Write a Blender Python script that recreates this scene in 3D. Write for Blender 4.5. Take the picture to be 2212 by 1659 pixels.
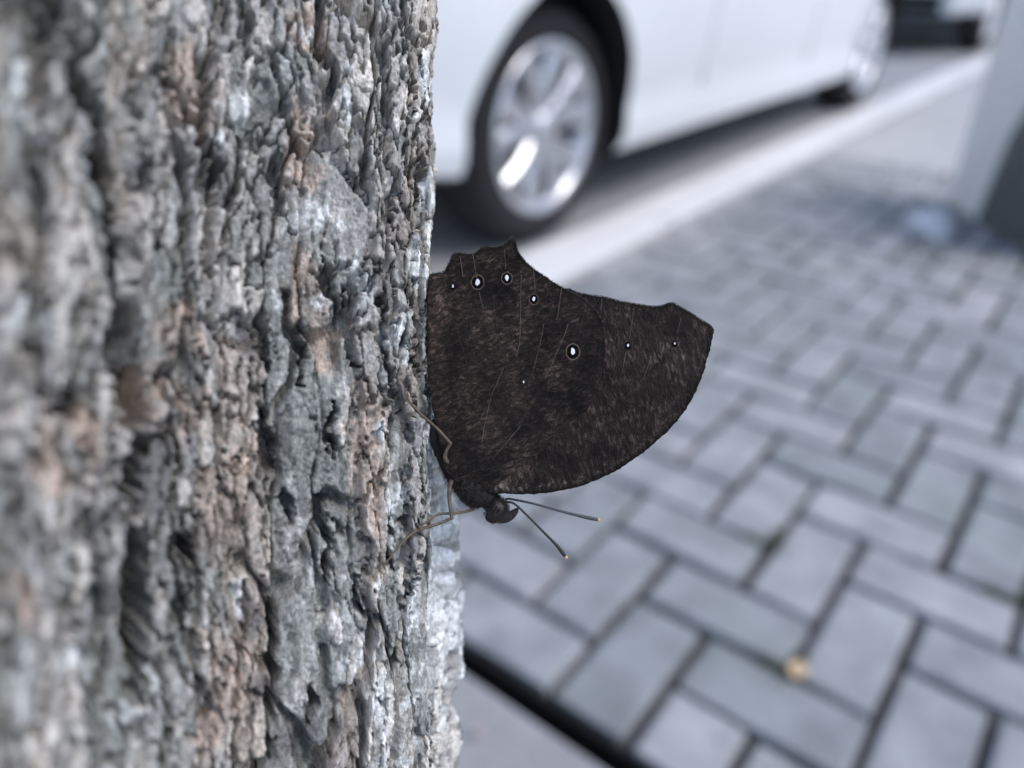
import bpy, bmesh, math, random
import numpy as np
from mathutils import Vector, Matrix, Quaternion

# ------------------------------------------------------------------ reset
for o in list(bpy.data.objects):
    bpy.data.objects.remove(o, do_unlink=True)
scene = bpy.context.scene
COL = scene.collection
rng = np.random.default_rng(7)
random.seed(7)

# ------------------------------------------------------------------ camera
CAM_H = 0.705                       # phone held 0.7 m above the pavement
PITCH = math.radians(29.42)
ROLL = math.radians(0.58)
FPX = 1650.0                        # focal length in pixels of a 2212 px wide frame
FW, FH = 2212.0, 1659.0
cam_d = bpy.data.cameras.new('camera')
cam = bpy.data.objects.new('camera', cam_d)
COL.objects.link(cam)
scene.camera = cam
fwd = Vector((0, math.cos(PITCH), -math.sin(PITCH)))
upv = Vector((0, math.sin(PITCH), math.cos(PITCH)))
rgt = Vector((1, 0, 0))
r2 = rgt*math.cos(ROLL) + upv*math.sin(ROLL)
u2 = -rgt*math.sin(ROLL) + upv*math.cos(ROLL)
CAMROT = Matrix((r2, u2, -fwd)).transposed()       # columns: right, up, back
cam.matrix_world = Matrix.Translation((0, 0, CAM_H)) @ CAMROT.to_4x4()
cam_d.sensor_width = 36.0
cam_d.lens = 36.0*FPX/FW
cam_d.clip_start = 0.005
cam_d.clip_end = 400
cam_d.dof.use_dof = True
cam_d.dof.focus_distance = 0.1005
cam_d.dof.aperture_fstop = 9.7

# ------------------------------------------------------------------ light
SUN_AZ = math.radians(112)           # clockwise from +Y, direction the light comes from
SUN_EL = math.radians(55)
w = bpy.data.worlds.new('World')
scene.world = w
w.use_nodes = True
nt = w.node_tree
nt.nodes.clear()
wo = nt.nodes.new('ShaderNodeOutputWorld')
bg = nt.nodes.new('ShaderNodeBackground')
sky = nt.nodes.new('ShaderNodeTexSky')
sky.sky_type = 'NISHITA'
sky.sun_disc = False
sky.sun_elevation = SUN_EL
sky.sun_rotation = SUN_AZ
sky.air_density = 1.0
sky.dust_density = 1.6
sky.ozone_density = 1.6
bg.inputs['Strength'].default_value = 0.12
nt.links.new(sky.outputs[0], bg.inputs[0])
nt.links.new(bg.outputs[0], wo.inputs[0])
sd = bpy.data.lights.new('sun', 'SUN')
sd.energy = 0.85
sd.angle = math.radians(32)
sd.color = (1.0, 0.985, 0.96)
sun = bpy.data.objects.new('sun', sd)
COL.objects.link(sun)
sdir = Vector((math.sin(SUN_AZ)*math.cos(SUN_EL), math.cos(SUN_AZ)*math.cos(SUN_EL), math.sin(SUN_EL)))
sun.rotation_euler = sdir.to_track_quat('Z', 'Y').to_euler()
sun.location = (3, 2, 6)
scene.view_settings.view_transform = 'Standard'
scene.view_settings.look = 'None'
scene.view_settings.exposure = 1.02
scene.view_settings.gamma = 1.0
scene.view_settings.use_curve_mapping = False

# ------------------------------------------------------------------ helpers
def tag(o, label=None, cat=None, group=None, kind=None):
    if label: o['label'] = label
    if cat: o['category'] = cat
    if group: o['group'] = group
    if kind: o['kind'] = kind
    return o

def empty(name, mat=None):
    o = bpy.data.objects.new(name, None)
    o.empty_display_size = 0.05
    COL.objects.link(o)
    if mat is not None: o.matrix_world = mat
    return o

def mk(name, verts, faces, mat=None, parent=None, smooth=True):
    me = bpy.data.meshes.new(name)
    me.from_pydata([tuple(v) for v in verts], [], faces)
    me.update()
    return mk_me(name, me, mat, parent, smooth)

def mk_me(name, me, mat=None, parent=None, smooth=True):
    if smooth and len(me.polygons):
        me.polygons.foreach_set('use_smooth', [True]*len(me.polygons))
    if mat: me.materials.append(mat)
    o = bpy.data.objects.new(name, me)
    COL.objects.link(o)
    if parent: o.parent = parent
    return o

def from_bm(name, bm, mat=None, parent=None, smooth=False):
    me = bpy.data.meshes.new(name)
    bmesh.ops.recalc_face_normals(bm, faces=bm.faces)
    bm.to_mesh(me); bm.free()
    return mk_me(name, me, mat, parent, smooth)

def bm_box(bm, c, s, rot=None):
    r = bmesh.ops.create_cube(bm, size=1.0)
    M = Matrix.Translation(c) @ (rot.to_4x4() if rot else Matrix.Identity(4)) @ Matrix.Diagonal((*s, 1))
    bmesh.ops.transform(bm, matrix=M, verts=r['verts'])
    return r['verts']

def tube(pts, radii, seg=10, cap=True):
    """verts, faces of a swept tube"""
    P = [Vector(p) for p in pts]
    n = len(P)
    if not hasattr(radii, '__len__'): radii = [radii]*n
    V, F = [], []
    prev = None
    for i in range(n):
        t = (P[min(i+1, n-1)]-P[max(i-1, 0)]).normalized()
        if prev is None:
            a = Vector((0, 0, 1)) if abs(t.z) < .9 else Vector((1, 0, 0))
            x = t.cross(a).normalized()
        else:
            x = (prev - t*prev.dot(t)).normalized()
        prev = x
        y = t.cross(x)
        for k in range(seg):
            q = 2*math.pi*k/seg
            V.append(P[i] + (x*math.cos(q)+y*math.sin(q))*radii[i])
    for i in range(n-1):
        for k in range(seg):
            a = i*seg+k; b = i*seg+(k+1) % seg
            F.append((a, b, b+seg, a+seg))
    if cap:
        V.append(P[0]); V.append(P[-1])
        for k in range(seg):
            F.append((len(V)-2, (k+1) % seg, k))
            F.append((len(V)-1, (n-1)*seg+k, (n-1)*seg+(k+1) % seg))
    return V, F

def join_vf(parts):
    V, F = [], []
    for v, f in parts:
        b = len(V)
        V += list(v)
        F += [tuple(i+b for i in q) for q in f]
    return V, F

def catmull(pts, n=8, closed=False):
    P = np.array(pts, float)
    m = len(P)
    out = []
    rngi = range(m) if closed else range(m-1)
    for i in rngi:
        if closed:
            p0, p1, p2, p3 = P[(i-1) % m], P[i], P[(i+1) % m], P[(i+2) % m]
        else:
            p0 = P[i-1] if i > 0 else 2*P[0]-P[1]
            p1, p2 = P[i], P[i+1]
            p3 = P[i+2] if i+2 < m else 2*P[-1]-P[-2]
        for k in range(n):
            t = k/n
            out.append(0.5*((2*p1)+(-p0+p2)*t+(2*p0-5*p1+4*p2-p3)*t*t+(-p0+3*p1-3*p2+p3)*t**3))
    if not closed: out.append(P[-1])
    return np.array(out)

# -------- numpy noise
def hash2(ix, iy, seed=0):
    h = (ix.astype(np.int64)*374761393 + iy.astype(np.int64)*668265263 + seed*2147483647*3) & 0xffffffff
    h = ((h ^ (h >> 13))*1274126177) & 0xffffffff
    h = ((h ^ (h >> 16))*2246822519) & 0xffffffff
    return ((h ^ (h >> 15)) & 0xffffff)/float(0xffffff)

def vnoise(x, y, seed=0):
    ix = np.floor(x); iy = np.floor(y)
    fx = x-ix; fy = y-iy
    ux = fx*fx*fx*(fx*(fx*6-15)+10); uy = fy*fy*fy*(fy*(fy*6-15)+10)
    def g(dx, dy):
        a = hash2(ix+dx, iy+dy, seed)*2*np.pi
        return np.cos(a)*(fx-dx)+np.sin(a)*(fy-dy)
    n0 = g(0, 0)*(1-ux)+g(1, 0)*ux
    n1 = g(0, 1)*(1-ux)+g(1, 1)*ux
    return (n0*(1-uy)+n1*uy)*1.5

def fbm(x, y, oct=4, seed=0, gain=.5):
    s = 0; a = 1
    for i in range(oct):
        s = s+a*vnoise(x, y, seed+i*17)
        x = x*2.03+13.1; y = y*2.03+7.7; a *= gain
    return s

def voronoi(x, y, seed=0, jit=.9):
    ix = np.floor(x); iy = np.floor(y)
    f1 = np.full(x.shape, 9.); f2 = np.full(x.shape, 9.); cid = np.zeros(x.shape)
    cx = np.zeros(x.shape); cy = np.zeros(x.shape)
    for dx in (-1, 0, 1):
        for dy in (-1, 0, 1):
            jx = ix+dx; jy = iy+dy
            px = jx+.5+(hash2(jx, jy, seed)-.5)*jit
            py = jy+.5+(hash2(jx, jy, seed+5)-.5)*jit
            d = np.hypot(px-x, py-y)
            c = d < f1
            f2 = np.where(c, f1, np.minimum(f2, d))
            f1 = np.where(c, d, f1)
            cid = np.where(c, hash2(jx, jy, seed+9), cid)
            cx = np.where(c, x-px, cx); cy = np.where(c, y-py, cy)
    return f1, f2, cid, cx, cy

def sstep(a, b, x):
    t = np.clip((x-a)/(b-a), 0, 1)
    return t*t*(3-2*t)

# -------- materials
def new_mat(name):
    m = bpy.data.materials.new(name)
    m.use_nodes = True
    n = m.node_tree
    return m, n, n.nodes['Principled BSDF']

def simple_mat(name, col, rough=.5, metal=0., var=.0, scale=20., bump=0., coat=0., spec=.5):
    m, n, b = new_mat(name)
    b.inputs['Roughness'].default_value = rough
    b.inputs['Metallic'].default_value = metal
    b.inputs['Specular IOR Level'].default_value = spec
    if coat: b.inputs['Coat Weight'].default_value = coat; b.inputs['Coat Roughness'].default_value = .05
    tc = n.nodes.new('ShaderNodeTexCoord')
    nz = n.nodes.new('ShaderNodeTexNoise')
    nz.inputs['Scale'].default_value = scale
    nz.inputs['Detail'].default_value = 6
    n.links.new(tc.outputs['Object'], nz.inputs['Vector'])
    rp = n.nodes.new('ShaderNodeValToRGB')
    rp.color_ramp.elements[0].position = .3
    rp.color_ramp.elements[1].position = .7
    rp.color_ramp.elements[0].color = (*[c*(1-var) for c in col], 1)
    rp.color_ramp.elements[1].color = (*[min(1, c*(1+var)) for c in col], 1)
    n.links.new(nz.outputs['Fac'], rp.inputs['Fac'])
    n.links.new(rp.outputs['Color'], b.inputs['Base Color'])
    if bump:
        bp = n.nodes.new('ShaderNodeBump')
        bp.inputs['Strength'].default_value = 1.0
        bp.inputs['Distance'].default_value = bump
        n.links.new(nz.outputs['Fac'], bp.inputs['Height'])
        n.links.new(bp.outputs['Normal'], b.inputs['Normal'])
    return m

# ---- coordinates: the plane that faces the phone at a given distance
def camp(px, py, depth):
    """camera frame (right, up, back) of a point seen at px,py at a distance"""
    return Vector(((px-FW/2)/FPX*depth, -(py-FH/2)/FPX*depth, -depth))
CAMM = cam.matrix_world.copy()

# =================================================================== GROUND
YAW = math.radians(51.9)
eu = Vector((math.cos(YAW), math.sin(YAW), 0))        # along the kerb, away
ev = Vector((math.sin(YAW), -math.cos(YAW), 0))       # across, away from the road
U = 0.097
O0 = Vector((0.43*U, 5.76*U, 0))                        # lattice point (0,0)
def lat(i, j, z=0.): return O0 + eu*(i*U) + ev*(j*U) + Vector((0, 0, z))
def to_lat(p):
    d = Vector((p[0], p[1], 0))-O0
    return d.dot(eu)/U, d.dot(ev)/U
KERB_IN, KERB_OUT = 0.985, 1.20     # distance of the kerb faces from the camera foot, towards the road
def kd(p): return -(p[0]*ev.x+p[1]*ev.y)
GROT = Matrix((eu, ev*-1, Vector((0, 0, 1)))).transposed()    # local x along kerb, y towards road

# concrete / joint / road materials
def ground_mat(name, c0, c1, scale, bump, rough=.85, stain=None):
    m, n, b = new_mat(name)
    b.inputs['Roughness'].default_value = rough
    tc = n.nodes.new('ShaderNodeTexCoord')
    a = n.nodes.new('ShaderNodeTexNoise'); a.inputs['Scale'].default_value = scale; a.inputs['Detail'].default_value = 8
    a.inputs['Roughness'].default_value = .65
    f = n.nodes.new('ShaderNodeTexNoise'); f.inputs['Scale'].default_value = scale*12; f.inputs['Detail'].default_value = 5
    n.links.new(tc.outputs['Object'], a.inputs['Vector']); n.links.new(tc.outputs['Object'], f.inputs['Vector'])
    mx = n.nodes.new('ShaderNodeMath'); mx.operation = 'MULTIPLY_ADD'; mx.inputs[1].default_value = .5
    n.links.new(f.outputs['Fac'], mx.inputs[0]); 
    hm = n.nodes.new('ShaderNodeMath'); hm.operation = 'MULTIPLY'; hm.inputs[1].default_value = .5
    n.links.new(a.outputs['Fac'], hm.inputs[0]); n.links.new(hm.outputs[0], mx.inputs[2])
    r = n.nodes.new('ShaderNodeValToRGB')
    r.color_ramp.elements[0].position = .36; r.color_ramp.elements[1].position = .64
    r.color_ramp.elements[0].color = (*c0, 1); r.color_ramp.elements[1].color = (*c1, 1)
    n.links.new(mx.outputs[0], r.inputs['Fac'])
    n.links.new(r.outputs['Color'], b.inputs['Base Color'])
    bp = n.nodes.new('ShaderNodeBump'); bp.inputs['Distance'].default_value = bump
    n.links.new(mx.outputs[0], bp.inputs['Height']); n.links.new(bp.outputs['Normal'], b.inputs['Normal'])
    return m

M_road = ground_mat('road_concrete', (.24, .24, .245), (.36, .355, .355), 4, .002)
M_kerb = ground_mat('kerb_concrete', (.70, .69, .68), (.82, .80, .78), 5, .001, .42)
M_joint = ground_mat('joint_sand', (.03, .03, .028), (.07, .065, .058), 30, .002)
M_slab = ground_mat('slab_concrete', (.34, .335, .335), (.48, .47, .465), 6, .001)
M_border = ground_mat('border_concrete', (.23, .225, .225), (.34, .33, .33), 8, .001)
M_earth = ground_mat('earth', (.03, .027, .023), (.06, .053, .044), 6, .004)

def brick_mat():
    m, n, b = new_mat('paver_concrete')
    b.inputs['Roughness'].default_value = .75
    tc = n.nodes.new('ShaderNodeTexCoord')
    oi = n.nodes.new('ShaderNodeObjectInfo')
    geo = n.nodes.new('ShaderNodeNewGeometry')
    a = n.nodes.new('ShaderNodeTexNoise'); a.inputs['Scale'].default_value = 14; a.inputs['Detail'].default_value = 6
    f = n.nodes.new('ShaderNodeTexNoise'); f.inputs['Scale'].default_value = 500; f.inputs['Detail'].default_value = 4
    n.links.new(geo.outputs['Position'], a.inputs['Vector']); n.links.new(geo.outputs['Position'], f.inputs['Vector'])
    r = n.nodes.new('ShaderNodeValToRGB')
    e = r.color_ramp.elements
    e[0].position = .0; e[0].color = (.255, .265, .27, 1)
    e[1].position = 1.; e[1].color = (.375, .365, .375, 1)
    k = e.new(.5); k.color = (.315, .318, .328, 1)
    n.links.new(oi.outputs['Random'], r.inputs['Fac'])
    v = n.nodes.new('ShaderNodeMapRange'); v.inputs['From Min'].default_value = .3; v.inputs['From Max'].default_value = .7
    v.inputs['To Min'].default_value = .72; v.inputs['To Max'].default_value = 1.25
    n.links.new(a.outputs['Fac'], v.inputs['Value'])
    v2 = n.nodes.new('ShaderNodeMapRange'); v2.inputs['From Min'].default_value = .3; v2.inputs['From Max'].default_value = .7
    v2.inputs['To Min'].default_value = .75; v2.inputs['To Max'].default_value = 1.2
    n.links.new(f.outputs['Fac'], v2.inputs['Value'])
    mm = n.nodes.new('ShaderNodeMath'); mm.operation = 'MULTIPLY'
    n.links.new(v.outputs[0], mm.inputs[0]); n.links.new(v2.outputs[0], mm.inputs[1])
    sc = n.nodes.new('ShaderNodeVectorMath'); sc.operation = 'SCALE'
    n.links.new(r.outputs['Color'], sc.inputs[0]); n.links.new(mm.outputs[0], sc.inputs['Scale'])
    # greenish algae film in blotches
    al = n.nodes.new('ShaderNodeTexNoise'); al.inputs['Scale'].default_value = 5; al.inputs['Detail'].default_value = 5
    n.links.new(geo.outputs['Position'], al.inputs['Vector'])
    am = n.nodes.new('ShaderNodeMapRange'); am.inputs['From Min'].default_value = .5; am.inputs['From Max'].default_value = .75
    am.inputs['To Max'].default_value = .55
    n.links.new(al.outputs['Fac'], am.inputs['Value'])
    mix = n.nodes.new('ShaderNodeMix'); mix.data_type = 'RGBA'
    n.links.new(am.outputs[0], mix.inputs['Factor']); n.links.new(sc.outputs[0], mix.inputs[6])
    mix.inputs[7].default_value = (.235, .26, .235, 1)
    n.links.new(mix.outputs[2], b.inputs['Base Color'])
    bp = n.nodes.new('ShaderNodeBump'); bp.inputs['Distance'].default_value = .0012
    n.links.new(f.outputs['Fac'], bp.inputs['Height']); n.links.new(bp.outputs['Normal'], b.inputs['Normal'])
    return m
M_brick = brick_mat()

def quad_sheet(name, x0, x1, y0, y1, z, mat, nx=1, ny=1):
    """sheet in kerb-aligned axes (x along kerb, y towards the road)"""
    V, F = [], []
    for i in range(nx+1):
        for j in range(ny+1):
            p = GROT @ Vector((x0+(x1-x0)*i/nx, y0+(y1-y0)*j/ny, 0)); V.append((p.x, p.y, z))
    for i in range(nx):
        for j in range(ny):
            a = i*(ny+1)+j
            F.append((a, a+1, a+ny+2, a+ny+1))
    return mk(name, V, F, mat, None, False)

ground = tag(quad_sheet('ground', -120, 120, -120, 120, -0.16, M_earth), kind='structure')
road = tag(quad_sheet('road', -60, 60, KERB_OUT-.02, 8.5, -0.012, M_road), kind='structure')
far_pavement = tag(quad_sheet('far_pavement', -60, 60, 8.5, 14, 0.0, M_slab), kind='structure')
bed = tag(quad_sheet('pavement', O0.dot(eu)+.004, 30, -6, KERB_IN+.01, -0.017, M_joint), kind='structure')

# kerb: a row of long concrete stones, each an object
def bevel_box_mesh(name, sx, sy, sz, bev, wob=0., seg=1, seed=0):
    bm = bmesh.new()
    bm_box(bm, (0, 0, -sz/2), (sx, sy, sz))
    bmesh.ops.bevel(bm, geom=[e for e in bm.edges], offset=bev, segments=seg, affect='EDGES', profile=.6)
    rr = random.Random(seed)
    if wob:
        for v in bm.verts:
            v.co += Vector((rr.uniform(-wob, wob), rr.uniform(-wob, wob), rr.uniform(-wob, wob)))
    bmesh.ops.recalc_face_normals(bm, faces=bm.faces)
    me = bpy.data.meshes.new(name); bm.to_mesh(me); bm.free()
    return me

kerb = empty('kerb'); tag(kerb, kind='structure')
kl = 0.80
kme = [bevel_box_mesh('kerb_stone', kl-.008, KERB_OUT-KERB_IN-.028, .15, .009, .002, 2, s) for s in range(3)]
for m_ in kme: m_.materials.append(M_kerb)
for i in range(-3, 26):
    o = bpy.data.objects.new('kerb_stone', kme[i % 3]); COL.objects.link(o); o.parent = kerb
    p = GROT @ Vector((i*kl+.1, (KERB_IN+KERB_OUT)/2+.012, 0))
    o.matrix_world = Matrix.Translation((p.x, p.y, .004+random.uniform(-.002, .002))) @ (GROT @ Matrix.Rotation(random.uniform(-.002, .002), 3, 'Z')).to_4x4()

# herringbone pavers
JG = 0.0125                                                # joint width
bme = [bevel_box_mesh('brick', 2*U-JG, U-JG, .058, .0065, .0012, 2, 40+s) for s in range(8)]
for m_ in bme: m_.materials.append(M_brick)
def project(p):
    q = CAMM.inverted() @ Vector(p)
    if q.z > -.02: return None
    return FW/2+q.x/-q.z*FPX, FH/2-q.y/-q.z*FPX, -q.z
U_END = None
apron0 = 29.0            # lattice row where a smooth concrete apron begins
jmin = (O0.x*ev.x+O0.y*ev.y)
cand = []
for a in range(-30, 60):
    for k in range(-30, 30):
        # herringbone: a stair of one u-brick and one v-brick, repeated every 4 units along (1,-1)... (lattice vectors (1,-1),(2,2))
        i = a+2*k; j = -a+2*k
        cand.append((i, j, 'u')); cand.append((i+2, j, 'v'))
# u-brick covers (i..i+2, j..j+1); v-brick covers (i+2..i+3, j..j+2)
pieces = []
for (i, j, t) in cand:
    ci, cj = (i+1, j+.5) if t == 'u' else (i+.5, j+1)
    c = lat(ci, cj)
    d = kd(c)
    hx = .5 if t == 'u' else 1.0      # half extent across (towards the road)
    i0, i1 = (i, i+2) if t == 'u' else (i, i+1)
    if d-hx*U > KERB_IN or d < -3.2: continue
    n0, n1 = max(i0, 0), min(i1, apron0)      # cut at the slot and at the apron
    if n1-n0 < .3: continue
    cut_i = (n1-n0)/(i1-i0)
    c = c+eu*U*((n0+n1)/2-(i0+i1)/2)
    pieces.append((c, t, d, hx, cut_i))
vis = []
for (c, t, d, hx, cut_i) in pieces:
    q = project(c)
    area = 0
    if q and -160 < q[0] < FW+160 and -160 < q[1] < FH+160:
        x = q[0]
        if x > 890: area = 1/q[2]**2
    vis.append(area)
order = sorted(range(len(pieces)), key=lambda n: -vis[n])
single = set(n for n in order[:290] if vis[n] > 0)
far_v, far_f = [], []
print('pavers', len(pieces), 'single', len(single), 'visible', sum(v > 0 for v in vis))
for n, (c, t, d, hx, cut_i) in enumerate(pieces):
    ang = 0 if t == 'u' else math.pi/2
    L_ = GROT @ Matrix.Rotation(ang+random.gauss(0, .006), 3, 'Z') @ Matrix.Rotation(random.gauss(0, .006), 3, 'X') @ Matrix.Rotation(random.gauss(0, .005), 3, 'Y')
    z = random.gauss(0, .0012)
    sc = Matrix.Diagonal((cut_i, 1, 1, 1)) if t == 'u' else Matrix.Diagonal((1, cut_i, 1, 1))
    cc = c.copy()
    over = d+hx*U-KERB_IN
    if over > 0:      # cut against the kerb
        full = 2*hx*U; new = full-over
        if new < .018: continue
        f_ = new/full
        sc = sc @ (Matrix.Diagonal((f_, 1, 1, 1)) if t == 'v' else Matrix.Diagonal((1, f_, 1, 1)))
        cc = c + ev*(over/2+.002)
    Mx = Matrix.Translation((cc.x+random.gauss(0, .0008), cc.y+random.gauss(0, .0008), z)) @ L_.to_4x4() @ sc
    me = bme[n % 8]
    if n in single:
        o = bpy.data.objects.new('brick', me); COL.objects.link(o); o.parent = bed
        o.matrix_world = Mx
    else:
        b0 = len(far_v)
        far_v += [Mx @ v.co for v in me.vertices]
        far_f += [tuple(b0+v for v in p.vertices) for p in me.polygons]
if far_f:
    o = mk('paver_field', far_v, far_f, M_brick, bed, False); o['kind'] = 'stuff'

# slot and border slabs beside the tree (rows below lattice row 0)
border = empty('tree_pit_border'); tag(border, kind='structure')
sl = .62
sme = [bevel_box_mesh('border_slab', .30, sl-.012, .06, .006, .0015, 2, 70+s) for s in range(3)]
for m_ in sme: m_.materials.append(M_border)
for k in range(-6, 5):
    o = bpy.data.objects.new('border_slab', sme[k % 3]); COL.objects.link(o); o.parent = border
    c = lat(-.30, -1.55) + ev*(k*sl) - eu*(.15)
    o.matrix_world = Matrix.Translation((c.x, c.y, -.004)) @ GROT.to_4x4()

# added black strip along the slot, standing in for the shade in the gap
M_slot_shade = simple_mat('slot_shade_black', (.008, .008, .008), .8, var=.3, scale=40, spec=.2)
em = bpy.data.meshes.new('slot_shade_strip'); bm = bmesh.new(); bm_box(bm, (0, 0, 0), (.006, 7.2, .056)); bm.to_mesh(em); bm.free()
eo = mk_me('slot_shade_strip', em, M_slot_shade, bed, False)
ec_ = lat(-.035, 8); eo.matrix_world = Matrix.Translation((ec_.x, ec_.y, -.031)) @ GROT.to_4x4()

# smooth concrete apron beyond the pavers
apron = tag(quad_sheet('apron', (lat(apron0+.08, 0).dot(eu)), 40, -6, KERB_IN-.012, -0.002, M_slab), kind='structure')

# =================================================================== TREE TRUNK
# cross-section in the camera-facing plane: (right, distance) in metres, seen positions along the bark
def cs(px, d): return ((px-FW/2)/FPX*d, d)
sec = [cs(926, .1055), cs(912, .1025), cs(880, .0995), cs(800, .0962), cs(700, .0925), cs(600, .0885), cs(500, .0838), cs(400, .0780), cs(300, .0715),
       cs(150, .0622), cs(0, .0540), (-.0425, .0480), (-.053, .0425), (-.072, .0400), (-.094, .0460), (-.112, .0570), (-.123, .0750), (-.126, .097), (-.120, .120), (-.104, .140),
       (-.082, .150), (-.058, .150), (-.036, .141), (-.0215, .128), (-.0135, .116)]
SC = catmull(sec, 40, True)
seglen = np.hypot(*(np.roll(SC, -1, 0)-SC).T)
arc = np.concatenate([[0], np.cumsum(seglen)])         # metres, from the silhouette, going left
ARC = arc[-1]
SCc = np.vstack([SC, SC[:1]])
def sec_at(a):
    a = np.mod(a, ARC)
    return np.stack([np.interp(a, arc, SCc[:, 0]), np.interp(a, arc, SCc[:, 1])], -1)
pxs = FW/2+SC[:, 0]/SC[:, 1]*FPX
nvis = 40*10
def px_to_as(px, py):
    """point seen on the bark -> (arc mm, axis mm)"""
    a = np.interp(-px, -pxs[:nvis], arc[:nvis])
    if px > pxs[0]: a = -(px-pxs[0])/60*.02
    d = sec_at(np.array([a]))[0, 1]
    return a*1000, -(py-FH/2)/FPX*d*1000

A_LO, A_HI = -.030, float(np.interp(60, -pxs[:40*11], arc[:40*11]))+.004
a_dense = np.arange(A_LO, A_HI, .00021)
a_coarse = np.arange(A_HI+.0006, ARC+A_LO-.0006, .0035)
a_s = np.concatenate([a_dense, a_coarse])
S_LO, S_HI = -.0625, .0600
s_dense = np.arange(S_LO, S_HI, .00019)
s_dn = S_LO-np.concatenate([np.cumsum(np.linspace(.0004, .008, 60)), np.array([])])
s_dn = s_dn[::-1]
s_dn = np.concatenate([np.arange(-.74, s_dn[0]-.006, .012), s_dn])
s_up = S_HI+np.cumsum(np.linspace(.0004, .008, 60))
s_up = np.concatenate([s_up, np.arange(s_up[-1]+.012, 2.2, .02)])
s_s = np.concatenate([s_dn, s_dense, s_up])
NA, NS = len(a_s), len(s_s)
print('trunk tris', NA*NS*2)
AA, SS = np.meshgrid(a_s*1000, s_s*1000, indexing='ij')    # mm

def seg_dist(A, S, pts):
    """distance to a polyline and the position along it (0..1)"""
    best = np.full(A.shape, 1e9); tt = np.zeros(A.shape)
    n = len(pts)-1
    for k in range(n):
        p = np.array(pts[k]); q = np.array(pts[k+1]); d = q-p
        L2 = max(d@d, 1e-9)
        t = np.clip(((A-p[0])*d[0]+(S-p[1])*d[1])/L2, 0, 1)
        e = np.hypot(A-(p[0]+t*d[0]), S-(p[1]+t*d[1]))
        c = e < best
        best = np.where(c, e, best); tt = np.where(c, (k+t)/n, tt)
    return best, tt

def bark(A, S):
    wx = fbm(A/8, S/22, 3, 3)*2.0; wy = fbm(A/9, S/16, 3, 31)*5
    x = A+wx; y = S+wy
    H = fbm(A/22, S/70, 2, 50)*1.0
    # big plates, long in the trunk direction
    f1, f2, c1, cx, cy = voronoi(x/5.0, y/24., 11, .95)
    e = f2-f1
    deep = .25+.75*sstep(-.2, .35, fbm(A/10, S/26, 2, 77))
    Gf = -5.0*deep*(1-sstep(.02, .17, e))
    H += (c1-.5)*1.3 + cx*(hash2(np.floor(c1*997), np.floor(c1*331), 1)-.5)*1.5
    # flakes
    x2 = x+fbm(A/1.8, S/5, 3, 91)*.65; y2 = y+fbm(A/2.0, S/5, 3, 97)*2.2
    g1, g2, c2, dx, dy = voronoi(x2/1.55, y2/6.6, 23, .95)
    e2 = g2-g1
    Gf += -2.3*(1-sstep(.02, .19, e2))*sstep(-.05, .55, c1+fbm(A/5, S/9, 2, 303)*.5)
    H += (c2-.5)*.62 + dy*(c2-.5)*.6 + dx*(hash2(np.floor(c2*991), np.floor(c2*337), 2)-.5)*.7
    # small scales
    h1, h2, c3, ex, ey = voronoi((A+fbm(A, S/2, 2, 5)*.35)/.50, (S+fbm(A, S/2, 2, 6)*.8)/1.6, 41, .95)
    H += -.16*(1-sstep(.02, .22, h2-h1)) + (c3-.5)*.22 + ey*(c3-.5)*.2
    # stringy grain + grit
    H += fbm(A/.7, S/3.2, 3, 61, .6)*.46
    H += fbm(A/.3, S/.5, 2, 71, .6)*.19
    return H, Gf, c1, c2, c3
Hh, Gf, c1, c2, c3 = bark(AA, SS)

# deep cracks of this trunk: polylines where they are seen, width mm, depth mm
GASH = [
 ([(108, -40), (150, 100), (195, 210), (225, 330), (240, 450), (252, 560)], 1.0, 5.5),
 ([(252, 560), (262, 700), (258, 780), (280, 860), (288, 960), (280, 1060)], 1.7, 5.5),
 ([(280, 1060), (292, 1180), (290, 1300), (300, 1450), (300, 1500)], 1.2, 5.0),
 ([(392, 1130), (400, 1210), (404, 1320)], .55, 3.5),
 ([(452, 310), (458, 350), (440, 400), (466, 440)], .75, 3.2),
 ([(140, 850), (150, 890)], 1.5, 4.),
 ([(622, 630), (628, 690), (650, 760), (655, 830)], .55, 2.6),
 ([(698, 555), (712, 630), (730, 690)], .5, 2.6),
 ([(562, 880), (580, 930), (585, 1000), (560, 1030)], 1.0, 3.0),
 ([(560, 690), (570, 760), (590, 800)], .5, 2.4),
 ([(690, 1075), (692, 1130), (704, 1190), (702, 1262)], .6, 3.4),
 ([(622, 1060), (630, 1130)], .5, 2.4),
 ([(585, 1290), (592, 1400), (582, 1500), (586, 1640)], .8, 3.6),
 ([(716, 870), (714, 920), (718, 990)], .45, 2.6),
 ([(762, 1262), (770, 1310), (776, 1330)], .55, 2.6),
 ([(700, 110), (706, 200), (696, 300), (702, 330)], .7, 3.0),
 ([(742, 620), (748, 700), (760, 790)], .4, 2.0),
 ([(812, 640), (826, 740), (838, 860)], .4, 2.0),
 ([(838, 330), (846, 420), (842, 500)], .4, 2.0),
 ([(842, 1120), (838, 1180), (846, 1230)], .4, 2.2),
 ([(900, 260), (906, 360), (902, 430)], .35, 1.8),
 ([(890, 600), (900, 700), (897, 790)], .35, 1.7),
 ([(868, 1120), (878, 1230), (872, 1330)], .35, 2.0),
 ([(350, 1560), (345, 1660)], .8, 3.0),
 ([(665, 1480), (672, 1560)], .5, 2.2),
 ([(530, 0), (540, 90)], .5, 2.2),
 ([(590, 340), (602, 420), (640, 500)], .5, 2.4),
 ([(350, 800), (362, 900), (356, 1000)], .5, 2.2),
 ([(820, 60), (835, 170)], .4, 2.0),
]
wob = fbm(AA/2.0, SS/3.0, 3, 141)
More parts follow.
